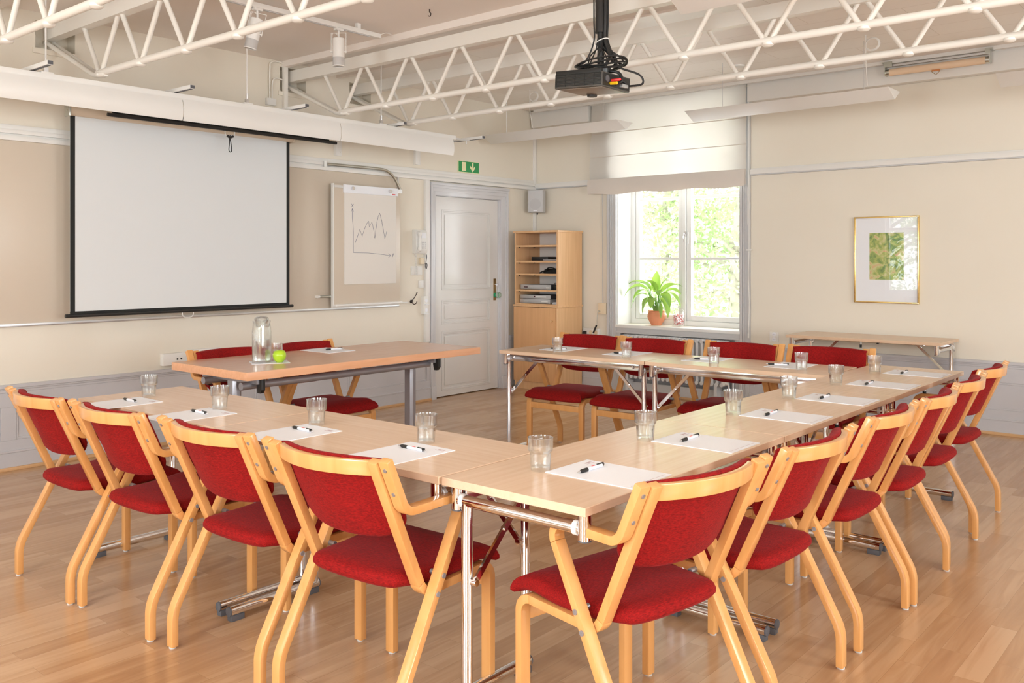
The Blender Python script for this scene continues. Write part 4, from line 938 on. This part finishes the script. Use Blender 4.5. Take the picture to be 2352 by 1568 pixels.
# ------------------------------------------------------------------ chairs
def make_chair():
    """rear feet at y=0, front feet at y=.47, facing +y"""
    rt = thing('conference_chair', 'x', 'chair')
    T = .0235; WD = .036
    inner, mk = fillet2([(.458, .006), (.458, .396), (.150, .390), (-.033, .797)], [.045, .05], 9)
    m1 = mk[0][1]; m2 = mk[1][1]
    for sx in (-1, 1):
        a, b = sorted((sx*.192, sx*.228))
        lg = MB().sweep(inner, a, b, T+.002, 0, m1).build('leg', 'bent', rt, bevel=.003)
        MB().lathe([(0, 0), (.012, 0), (.012, .007), (0, .007)], ((a+b)/2, .458, 0), 12).build('foot_cap', 'glide', lg)
        MB().sweep(inner, a, b, T+.002, m1, m2).build('seat_rail', 'bent', rt, bevel=.003)
        MB().sweep(inner, a, b, T+.002, m2).build('back_post', 'bent', rt, bevel=.003)
    outer, mk = fillet2([(.012, .006), (.012, .125), (.298, .650), (.040, .650), (-.030, .803)], [.14, .035, .045], 9)
    n2 = mk[1][0]
    for sx in (-1, 1):
        a, b = sorted((sx*.231, sx*.267))
        lg = MB().sweep(outer, a, b, T, 0, n2).build('leg', 'bent', rt, bevel=.003)
        MB().lathe([(0, 0), (.012, 0), (.012, .007), (0, .007)], ((a+b)/2, .012, 0), 12).build('foot_cap', 'glide', lg)
        MB().sweep(outer, a, b, T, n2).build('armrest', 'bent', rt, bevel=.003)
        for y, z in ((.184, .440), (.160, .394)):
            x = sx*.267
            MB().tube([(x-sx*.002, y, z), (x+sx*.003, y, z)], .0075, 12).tube([(x+sx*.003, y, z), (x+sx*.0035, y, z)], .003, 6).build('bolt', 'greymetal', rt)
        # screws facing backwards on post and armrest tips
        for x, y, z in ((sx*.249, -.0305, .775), (sx*.249, .002, .705), (sx*.21, -.0285, .770), (sx*.21, .048, .60)):
            d = Vector((0, -.91, -.41)); p = Vector((x, y, z))
            MB().tube([p-d*.001, p+d*.0025], .006 if abs(x) > .23 else .0035, 10).build('screw', 'greymetal' if abs(x) > .23 else 'steel', rt)
        MB().cyl((sx*.205, .200, .436), (sx*.233, .200, .436), .008, 12).build('stacking_knob', 'greymetal', rt)
    # stretchers under the seat
    MB().box(-.193, .193, .449, .466, .322, .362).build('front_stretcher', 'bent', rt, bevel=.003)
    MB().box(-.193, .193, .20, .25, .382, .397).build('seat_bearer', 'bent', rt, bevel=.002)
    # curved top rail
    R = []
    for i in range(25):
        t = -1+2*i/24; x = .193*t; y = -.014-.050*(1-t*t)
        R.append([(x, y-.012, .752), (x, y+.010, .752), (x, y+.006, .795), (x, y-.016, .795)])
    MB().rings(R).build('top_rail', 'bent', rt, bevel=.004)
    # seat cushion
    def outline(n=96):
        # polar superellipse-like outline, wider at front
        pts = []
        cs = [(-.13, .065), (.13, .065), (.190, .125), (.218, .30), (.218, .46), (.190, .500), (-.190, .500), (-.218, .46), (-.218, .30), (-.190, .125)]
        P = [Vector((x, y, 0)) for x, y in cs]; m_ = len(P); out = []
        for i in range(m_):
            a, b, c_, d = P[i-1], P[i], P[(i+1) % m_], P[(i+2) % m_]
            for k in range(10):
                t = k/10; out.append(.5*((2*b)+(c_-a)*t+(2*a-5*b+4*c_-d)*t*t+(3*b-a-3*c_+d)*t*t*t))
        return out
    O = outline(); C0 = Vector((0, .28, 0))
    def zoff(x, y):
        z = .407+(y-.05)*.012-.010*math.sin(min(1, max(0, (y-.1)/.3))*PI)
        if y > .40: z -= ((y-.40)/.10)**2*.030
        return z
    R = []
    for sc, dz in ((.0, .0), (.5, .0), (.88, .0), (.965, .004), (1.0, .014), (1.0, .024), (.975, .036), (.93, .0425), (.8, .047), (.5, .050), (.2, .052), (.02, .052)):
        if sc == 0: continue
        R.append([(C0.x+(p.x-C0.x)*sc, C0.y+(p.y-C0.y)*sc, zoff(C0.x+(p.x-C0.x)*sc, C0.y+(p.y-C0.y)*sc)+dz) for p in O])
    MB().rings(R).build('seat', 'velvet', rt, ang=80)
    # back cushion
    cs = [(-.185, .797), (.185, .797), (.221, .772), (.224, .67), (.203, .595), (.12, .550), (-.12, .550), (-.203, .595), (-.224, .67), (-.221, .772)]
    P = [Vector((x, y, 0)) for x, y in cs]; O = []
    for i in range(len(P)):
        a, b, c_, d = P[i-1], P[i], P[(i+1) % len(P)], P[(i+2) % len(P)]
        for k in range(8):
            t = k/8; O.append(.5*((2*b)+(c_-a)*t+(2*a-5*b+4*c_-d)*t*t+(3*b-a-3*c_+d)*t*t*t))
    C0 = Vector((0, .69, 0)); R = []
    for sc, dy in ((.02, .0), (.5, .0), (.93, .0), (.985, .005), (1.0, .013), (.99, .021), (.96, .027), (.9, .030), (.5, .032), (.02, .032)):
        r = []
        for p in O:
            x = p.x*sc; z = C0.y+(p.y-C0.y)*sc
            r.append((x, -.012+(.80-z)*.44-.048*(1-(x/.2)**2)*(1 if abs(x) < .2 else 0)+dy, z))
        R.append(r)
    MB().rings(R).build('backrest', 'velvet', rt, ang=80)
    return rt
ch0 = make_chair()
CH = []
GR = 'bentwood chairs with red upholstery around the tables'
for i, (x, y, a) in enumerate(((-3.806, 1.543, -.5), (-3.247, 1.566, 1.5), (-2.637, 1.600, 1.5), (-2.047, 1.622, 3))):
    CH.append((x, y, a, 'red-cushioned beech armchair with its back to the camera, %s from left in near row' % ('first', 'second', 'third', 'fourth')[i]))
for i, (x, y, a) in enumerate(((-1.12, 2.078, 79.7), (-1.063, 2.688, 88.5), (-1.053, 3.348, 89.3), (-1.042, 3.905, 91), (-1.059, 4.460, 90), (-1.090, 5.054, 88.6))):
    CH.append((x, y, a, 'red-cushioned beech armchair on the outer side of the right row, %s' % ('nearest', 'second nearest', 'third nearest', 'fourth nearest', 'second farthest', 'farthest')[i]))
for i, (x, y, a) in enumerate(((-3.725, 5.286, 184), (-3.193, 5.298, 184.5), (-2.60, 5.40, 184), (-2.06, 5.47, 183))):
    CH.append((x, y, a, 'red-cushioned beech armchair facing the camera before the window, %s of four' % ('leftmost', 'second from left', 'third from left', 'rightmost')[i]))
for i, (x, y, a) in enumerate(((-4.83, 3.055, -90), (-4.83, 3.59, -90))):
    CH.append((x, y, a, 'red-cushioned beech armchair behind the presenter table, %s one' % ('left', 'right')[i]))
for i, (x, y, a, lb) in enumerate(CH):
    o = ch0 if i == 0 else copy_tree(ch0)
    o.location = (x, y, 0); o.rotation_euler = (0, 0, math.radians(a)); o['label'] = lb; o['group'] = GR

# ------------------------------------------------------------------ tumblers, sheets, pens
def facet(n):
    return lambda a, z: 1-.018*abs(math.cos(a*n/2)) if z < .074 else 1-.006*abs(math.cos(a*n/2))
def make_glass():
    o = MB().lathe([(0, 0), (.0262, 0), (.0280, .003), (.0305, .040), (.0310, .049), (.0358, .056), (.0362, .086), (.0364, .090), (.0348, .0902), (.0342, .086), (.0335, .059), (.0288, .050), (.0282, .040), (.0262, .012), (0, .009)],
                   n=60, mod=lambda a, z: 1-(.035 if .002 < z < .052 else .010)*abs(math.cos(a*5))*(1 if z < .082 else 0)).build('water_glass', 'tumbler', ang=25)
    return tag(o, 'x', 'glass')
g0 = make_glass()
def make_pen():
    rt = thing('ballpoint_pen', 'x', 'pen')
    r = .0055
    MB().tube([(-.022, 0, r), (.050, 0, r), (.056, 0, r)], [r, r*.98, r*.8], 12).build('barrel', 'paper', rt)
    MB().tube([(-.058, 0, r), (-.050, 0, r), (-.022, 0, r)], [r*.55, r, r*1.08], 12).build('grip', 'black', rt)
    MB().tube([(-.070, 0, r), (-.066, 0, r), (-.058, 0, r)], [.0009, .0018, .0032], 10).build('tip', 'alu', rt)
    MB().tube([(.056, 0, r), (.066, 0, r)], [.0032, .003], 10).build('push_button', 'alu', rt)
    MB().box(.028, .060, -.002, .002, r*2-.001, r*2+.0018).box(.052, .058, -.0045, .0045, r*.6, r*2).build('clip', 'black', rt)
    MB().box(.000, .016, -.0018, .0018, r*1.9, r*2.04).build('printed_mark', 'red', rt)
    return rt
p0 = make_pen()
def make_sheet():
    """long side along y, foot of the page at y=-.148 (sitter's side)"""
    rt = thing('writing_pad', 'x', 'paper')
    MB().box(-.105, .105, -.1485, .1485, 0, .0022).build('sheet', 'paper', rt)
    MB().box(.055, .085, .118, .126, .0022, .0024).box(.050, .090, .110, .1125, .0022, .0024).build('letterhead', 'greyprint', rt, smooth=False)
    MB().box(-.09, .09, -.135, -.1343, .0022, .0024).build('footer_line', 'greyprint', rt, smooth=False)
    return rt
s0 = make_sheet()
SET = []   # (glass xy, sheet xy+rot, pen xy+rot, words)
for i in range(4):
    w_ = ('first', 'second', 'third', 'fourth')[i]+' place from left, near row'
    sx = (-3.775, -3.270, -2.655, -2.115)[i]; sy = (1.850, 1.890, 1.925, 1.948)[i]
    SET.append(((-3.862+.0, 2.045), (-3.303, 2.058), (-2.718, 2.10), (-2.171, 2.135))[i])
    gx, gy = SET[-1]
    px_, py_ = ((-3.79, 1.908), (-3.285, 1.94), (-2.663, 1.98), (-2.12, 2.010))[i]
    SET[-1] = ((gx, gy), (sx, sy, -.6), (px_, py_, -3), w_)
for i in range(6):
    w_ = ('nearest', 'second nearest', 'third nearest', 'fourth nearest', 'second farthest', 'farthest')[i]+' place, right row'
    gy = (2.095, 2.675, 3.335, 3.88, 4.45, 5.02)[i]; sy = (2.155, 2.738, 3.40, 3.955, 4.57, 5.13)[i]; py_ = (2.155, 2.738, 3.395, 3.957, 4.54, 5.10)[i]
    SET.append(((-1.632, gy-.02), (-1.455, sy, 90), (-1.514, py_, 90), w_))
for i in range(4):
    w_ = ('leftmost', 'second from left', 'third from left', 'rightmost')[i]+' place, window row'
    gx, gy = ((-3.63, 4.785), (-3.115, 4.83), (-2.52, 4.86), (-2.0, 4.90))[i]
    SET.append(((gx, gy), ((-3.735, -3.23, -2.66, -2.13)[i], (4.985, 5.01, 5.035, 5.05)[i], 182), ((-3.74, -3.24, -2.66, -2.19)[i], (4.93, 4.96, 4.985, 5.01)[i], 15), w_))
SET.append(((-4.39, 3.095), (-4.612, 3.63, -90), (-4.60, 3.67, 78), 'presenter table'))
for i, (g, s, p_, w_) in enumerate(SET):
    zt = PT if i == 14 else TT
    a = g0 if i == 0 else copy_tree(g0); a.location = (g[0], g[1]-.012, zt); a.scale = (1.04, 1.04, 1.08); a.rotation_euler = (0, 0, random.uniform(0, 6))
    a['label'] = 'clear ribbed glass tumbler at the '+w_ if i < 14 else 'clear ribbed glass tumbler behind the green apple and jug'; a['group'] = 'water tumblers on the tables'
    b2 = s0 if i == 0 else copy_tree(s0); b2.location = (s[0], s[1], zt); b2.rotation_euler = (0, 0, math.radians(s[2]))
    b2['label'] = 'white writing paper at the '+w_; b2['group'] = 'writing papers on the tables'
    c_ = p0 if i == 0 else copy_tree(p0); c_.location = (p_[0], p_[1], zt+.0022); c_.rotation_euler = (0, 0, math.radians(p_[2]))
    c_['label'] = 'white black-gripped pen on the paper at the '+w_; c_['group'] = 'pens on the papers'

# jug, apple, napkin
tag(MB().box(-.105, .105, -.075, .075, 0, .0016).build('paper_napkin', 'paper', loc=(0, 0, 0)), 'white paper napkin under the jug and apple on the presenter table', 'napkin')
nk = bpy.data.objects['paper_napkin']; nk.location = (-4.325, 2.995, PT); nk.rotation_euler = (0, 0, math.radians(62))
jx, jy = -4.345, 2.955
rt = thing('water_jug', 'square ribbed glass jug half full of water beside the apple', 'jug', (jx, jy, PT+.0016), math.radians(20))
def sqr(a, k=.34): 
    c_, s_ = abs(math.cos(a)), abs(math.sin(a)); return 1/((c_**5+s_**5)**(1/5))
def ribs(a, z): return sqr(a)*(1-.012*math.cos(a*32)) if .006 < z < .195 else (sqr(a) if z <= .006 else (sqr(a)*(1-.3*max(0, z-.205)) if z < .215 else 1+(sqr(a)-1)*.6))
MB().lathe([(0, 0), (.040, 0), (.043, .004), (.043, .175), (.041, .192), (.040, .205), (.042, .222), (.044, .236), (.0415, .236), (.0385, .222), (.0365, .205), (.037, .190), (.0395, .174), (.0395, .012), (0, .010)], n=96, mod=ribs).build('jug_body', 'tumbler', rt, ang=25)
MB().lathe([(0, .0135), (.0388, .0135), (.0388, .130), (0, .130)], n=48, mod=lambda a, z: sqr(a)).build('water', 'water', rt)
MB().lathe([(.030, .205), (.036, .236), (.041, .240), (.038, .252), (.028, .258), (.010, .260), (.010, .256), (.026, .253), (.033, .244), (.028, .232), (.026, .205)], n=40, closed=True).build('lid', 'tumbler', rt)
rt = thing('green_apple', 'shiny green apple on the napkin next to the jug', 'apple', (-4.282, 3.030, PT+.0016))
MB().lathe([(0, .006), (.010, .002), (.018, .0), (.030, .014), (.0375, .034), (.0365, .050), (.028, .064), (.016, .069), (.007, .066), (0, .058)], n=32, mod=lambda a, z: 1+.02*math.cos(5*a)*(1-z/.07)).build('apple_flesh', 'apple', rt, ang=80)
MB().tube(spline([(0, 0, .058), (.001, 0, .068), (.004, .002, .078)]), .0016, 6).build('stalk', 'applestem', rt)

# ------------------------------------------------------------------ potted plant and sweet jar on the sill
PXp, PYp, PZp = -4.70, 7.82, .684
rt = thing('potted_plant', 'leafy green house plant in a terracotta pot on the window sill', 'plant', (PXp, PYp, PZp)); L = (PXp, PYp, PZp)
MB().lathe([(0, 0), (.052, 0), (.053, .004), (.060, .02), (.083, .058), (.090, .085), (.087, .110), (.078, .130), (.079, .138), (.087, .145), (.084, .148), (.074, .142), (.072, .130), (.074, .112), (0, .110)], (PXp, PYp, PZp), 36).build('pot', 'pot', rt, L)
MB().lathe([(0, .112), (.072, .114), (.072, .125), (0, .130)], (PXp, PYp, PZp), 24).build('soil', mat('potting_soil', (.05, .035, .02), .9), rt, L)
rnd = random.Random(11)
def leafmesh(base, tip_dir, length, width, droop, roll, stemlen):
    """stem + arching lance-shaped leaf"""
    d = Vector(tip_dir).normalized(); p = Vector(base); P = [p.copy()]
    n = 16; st = MB(); 
    k = 6; sp = [p.copy()]
    for i in range(k): p = p+(d*.45+Vector((0, 0, .9))).normalized()*stemlen/k; sp.append(p.copy())
    st.tube(sp, [.006-.003*i/k for i in range(k+1)], 7).build('stem', 'stem', rt, L)
    mb = MB(); dirv = (d+Vector((0, 0, .55))).normalized(); V = []
    side = dirv.cross(Vector((0, 0, 1))).normalized(); 
    for i in range(n+1):
        t = i/n; wv = width*math.sin(PI*min(1, t*.93+.07))**.8*(1-.3*t) if t < 1 else .001
        up = side.cross(dirv).normalized(); sd = (side*math.cos(roll)+up*math.sin(roll))
        V.append([p-sd*wv+up*wv*.35, p-sd*wv*.5+up*wv*.08, p.copy(), p+sd*wv*.5+up*wv*.08, p+sd*wv+up*wv*.35])
        dirv = (dirv+Vector((0, 0, -droop/n))).normalized(); p = p+dirv*length/n
    vs = [q for r in V for q in r]; fs = []
    for i in range(n):
        for j in range(4): a = i*5+j; fs.append((a, a+1, a+6, a+5))
    mb.faces(vs, fs).build('leaf', 'leaf', rt, L, ang=80)
specs = [(-1, -.25, .30, .36, 2.2, .27, .034), (-.9, .2, .28, .34, 1.4, .30, .032), (-.7, -.5, .22, .30, 3.2, .20, .034), (-1, .05, .22, .30, 2.6, .24, .028),
         (.15, -.2, .9, .26, .5, .22, .045), (.9, -.1, .5, .26, 1.2, .24, .032), (1, .15, .5, .24, 1.8, .22, .034), (.8, -.45, .2, .28, 2.8, .20, .040),
         (.75, -.3, .1, .30, 4.2, .16, .032), (.5, -.6, .1, .24, 4.6, .12, .028), (.1, -.8, .2, .20, 3.6, .17, .040), (-.2, -.7, .2, .22, 3.4, .16, .042),
         (-.3, .3, .9, .22, 1.4, .20, .034), (.35, .1, .8, .22, 1.6, .24, .036), (-.5, -.2, .9, .20, 2.2, .24, .036), (.6, .3, .4, .30, 2.0, .26, .030),
         (-.6, -.6, .1, .24, 3.8, .14, .030), (1, -.1, .3, .34, 2.6, .20, .034), (.25, -.5, .6, .20, 2.8, .20, .042), (-.15, -.3, .8, .2, 2.4, .23, .042)]
for i, (dx, dy, dz, ln, dr, sl, wd) in enumerate(specs):
    leafmesh((PXp+rnd.uniform(-.025, .025), PYp+rnd.uniform(-.025, .025), PZp+.12), (dx, dy*.7, dz), ln*.86, wd*1.2, dr, rnd.uniform(-.5, .5), sl*.95)
jx, jy = -4.435, 7.80
rt = thing('sweet_jar', 'glass jar of red and white sweets beside the plant', 'jar', (jx, jy, PZp)); L = (jx, jy, PZp)
MB().lathe([(0, .0), (.064, 0), (.064, .006), (.058, .012), (.058, .120), (.050, .145), (.050, .150), (.047, .150), (.047, .143), (.055, .119), (.055, .016), (0, .014)], (jx, jy, PZp), 36).build('jar_body', 'pane', rt, L)
MB().lathe([(0, .152), (.053, .152), (.055, .158), (.045, .172), (.012, .178), (.010, .186), (.016, .198), (.010, .208), (0, .210)], (jx, jy, PZp), 30).build('jar_lid', 'pane', rt, L)
mb = MB(); rnd = random.Random(5)
for k in range(230):
    z = rnd.uniform(.020, .118); r = .048*math.sqrt(rnd.random()); a = rnd.uniform(0, 2*PI)
    c_ = Vector((jx+r*math.cos(a), jy+r*math.sin(a), PZp+z)); R_ = Matrix.Rotation(rnd.uniform(0, 3), 4, Vector((rnd.random(), rnd.random(), rnd.random()+.1)))
    mb.cbox((0, 0, 0), (.014, .009, .007), Matrix.Translation(c_) @ R_)
tag(mb.build('wrapped_sweets', 'cand1', rt, L, smooth=False), kind='stuff')

# ------------------------------------------------------------------ shelf cabinet in the corner
CX0, CX1, CY0, CY1, CZ = -6.045, -5.475, 7.205, 7.62, 1.64
rt = thing('shelf_cabinet', 'tall beech cabinet with open shelves above and a door below in the corner', 'cabinet', ((CX0+CX1)/2, 7.42, 0)); L = ((CX0+CX1)/2, 7.42, 0)
for x0, x1 in ((CX0, CX0+.018), (CX1-.018, CX1)): MB().box(x0, x1, CY0, CY1, .0, CZ-.02).build('side_panel', 'beech', rt, L, bevel=.001, seg=1)
MB().box(CX0-.012, CX1+.012, CY0-.012, CY1, CZ-.02, CZ).build('top_board', 'beech', rt, L, bevel=.0015)
MB().box(CX0+.018, CX1-.018, CY1-.012, CY1-.004, .05, CZ-.02).build('back_panel', 'white', rt, L)
MB().box(CX0-.012, CX1+.012, CY0-.014, CY1, .855, .875).build('middle_board', 'beech', rt, L, bevel=.0015)
SH = [1.492, 1.330, 1.198, 1.032]
for z in SH+[.888]: MB().box(CX0+.018, CX1-.018, CY0+.004, CY1-.012, z-.018 if z > .9 else .875, z).build('shelf', 'beech', rt, L)
for z in SH:
    for y in (CY0+.05, CY0+.30): MB().cbox((CX0+.024, y, z-.023), (.012, .016, .010)).build('shelf_pin', 'black', rt, L)
MB().box(CX0, CX1-.020, CY0-.016, CY0, .085, .85).build('cabinet_door', 'beechdark', rt, L, bevel=.0015)
MB().box(CX1-.018, CX1, CY0-.012, CY0, .0, .85).build('front_edge', 'beech', rt, L, bevel=.0015)
MB().box(CX0, CX1-.02, CY0+.005, CY0+.02, 0, .083).build('plinth', 'beech', rt, L)
kn = MB().lathe([(0, 0), (.008, 0), (.007, .012), (.014, .02), (.014, .026), (0, .03)], n=14)
for v in kn.bm.verts: v.co = Vector((CX1-.06+v.co.x, CY0-.016-v.co.z, .72+v.co.y))
kn.build('door_knob', 'beech', rt, L)
def dev(name, label, cat, x0, x1, y0, y1, z0, z1, m_, parts=()):
    rt2 = thing(name, label, cat, ((x0+x1)/2, (y0+y1)/2, z0)); L2 = ((x0+x1)/2, (y0+y1)/2, z0)
    MB().box(x0, x1, y0+.004, y1, z0+.004, z1).box(x0+.02, x0+.05, y0+.02, y0+.05, z0, z0+.005).box(x1-.05, x1-.02, y0+.02, y0+.05, z0, z0+.005).build('case', m_, rt2, L2, bevel=.002)
    MB().box(x0-.001, x1+.001, y0, y0+.006, z0+.004, z1+.001).build('front_panel', 'dvd', rt2, L2, bevel=.0015)
    for nm, a, b, c_, d, mm in parts: MB().box(a, b, y0-.002, y0+.001, c_, d).build(nm, mm, rt2, L2, smooth=False)
dark = mat('dark_device_case', (.05, .05, .055), .4)
z = 1.032
dev('dvd_player', 'flat silver disc player on the fourth cabinet shelf', 'player', -6.0, -5.60, 7.25, 7.50, z, z+.050, dark, (('display', -5.955, -5.905, z+.020, z+.032, 'display'), ('disc_slot', -5.88, -5.74, z+.026, z+.032, 'greyplastic'), ('button', -5.66, -5.62, z+.018, z+.026, 'plastic')))
z = .888
dev('video_recorder', 'dark grey recorder at the bottom of the stack in the cabinet', 'player', -6.01, -5.61, 7.25, 7.55, z, z+.046, dark, (('button_row', -5.95, -5.90, z+.02, z+.026, 'plastic'), ('socket_row', -5.72, -5.64, z+.018, z+.026, 'plastic')))
bpy.data.objects['video_recorder'].children[1].data.materials[0] = M['remote']
dev('disc_recorder', 'silver recorder on top of the stack in the cabinet', 'player', -6.005, -5.605, 7.25, 7.54, z+.047, z+.088, dark, (('disc_slot', -5.80, -5.66, z+.066, z+.076, 'plastic'), ('display', -5.82, -5.805, z+.066, z+.078, 'display')))
z = 1.330
tag(MB().box(-5.92, -5.70, 7.33, 7.48, z, z+.042).build('black_device', 'black', loc=(-5.81, 7.4, z), bevel=.006), 'flat black box on the second cabinet shelf', 'device')
tag(MB().box(-5.74, -5.55, 7.30, 7.34, z, z+.018).box(-5.70, -5.66, 7.298, 7.34, z+.002, z+.020).build('remote_control', 'remote', loc=(-5.65, 7.32, z), bevel=.003), 'grey remote control lying in front of the black box', 'remote control')
z = 1.198
mb = MB().lathe([(0, 0), (.15, .0), (.155, .012), (.14, .035), (.10, .045), (0, .046)], n=28)
for v in mb.bm.verts: v.co = Vector((-5.65+v.co.x, 7.42+v.co.y*.8, z+v.co.z*(1+.25*math.sin(v.co.x*40))))
mb.tube(spline([(-5.72, 7.32, z+.035), (-5.68, 7.32, z+.062), (-5.62, 7.33, z+.055), (-5.58, 7.33, z+.035)]), .006, 7).tube(spline([(-5.80, 7.32, z+.006), (-5.75, 7.30, z+.02), (-5.70, 7.31, z+.035)]), .007, 7)
tag(mb.build('black_bag', 'blackfab', loc=(-5.65, 7.42, z)), 'limp black fabric bag on the third cabinet shelf', 'bag')
z = 1.032
tag(MB().box(-5.595, -5.50, 7.28, 7.40, z, z+.05).tube(spline([(-5.60, 7.30, z+.03), (-5.57, 7.28, z+.068), (-5.54, 7.29, z+.06), (-5.52, 7.32, z+.04)]), .004, 6).box(-5.535, -5.50, 7.36, 7.41, z+.0, z+.125).build('power_adapter', 'black', loc=(-5.55, 7.34, z), bevel=.004), 'black power adapter with cable right of the silver player', 'adapter')
z = .888
tag(MB().box(-5.575, -5.50, 7.24, 7.30, z, z+.012).box(-5.57, -5.505, 7.245, 7.295, z+.012, z+.022).build('cassette', 'greyplastic', loc=(-5.54, 7.27, z), bevel=.002), 'small grey case lying beside the recorders', 'case')
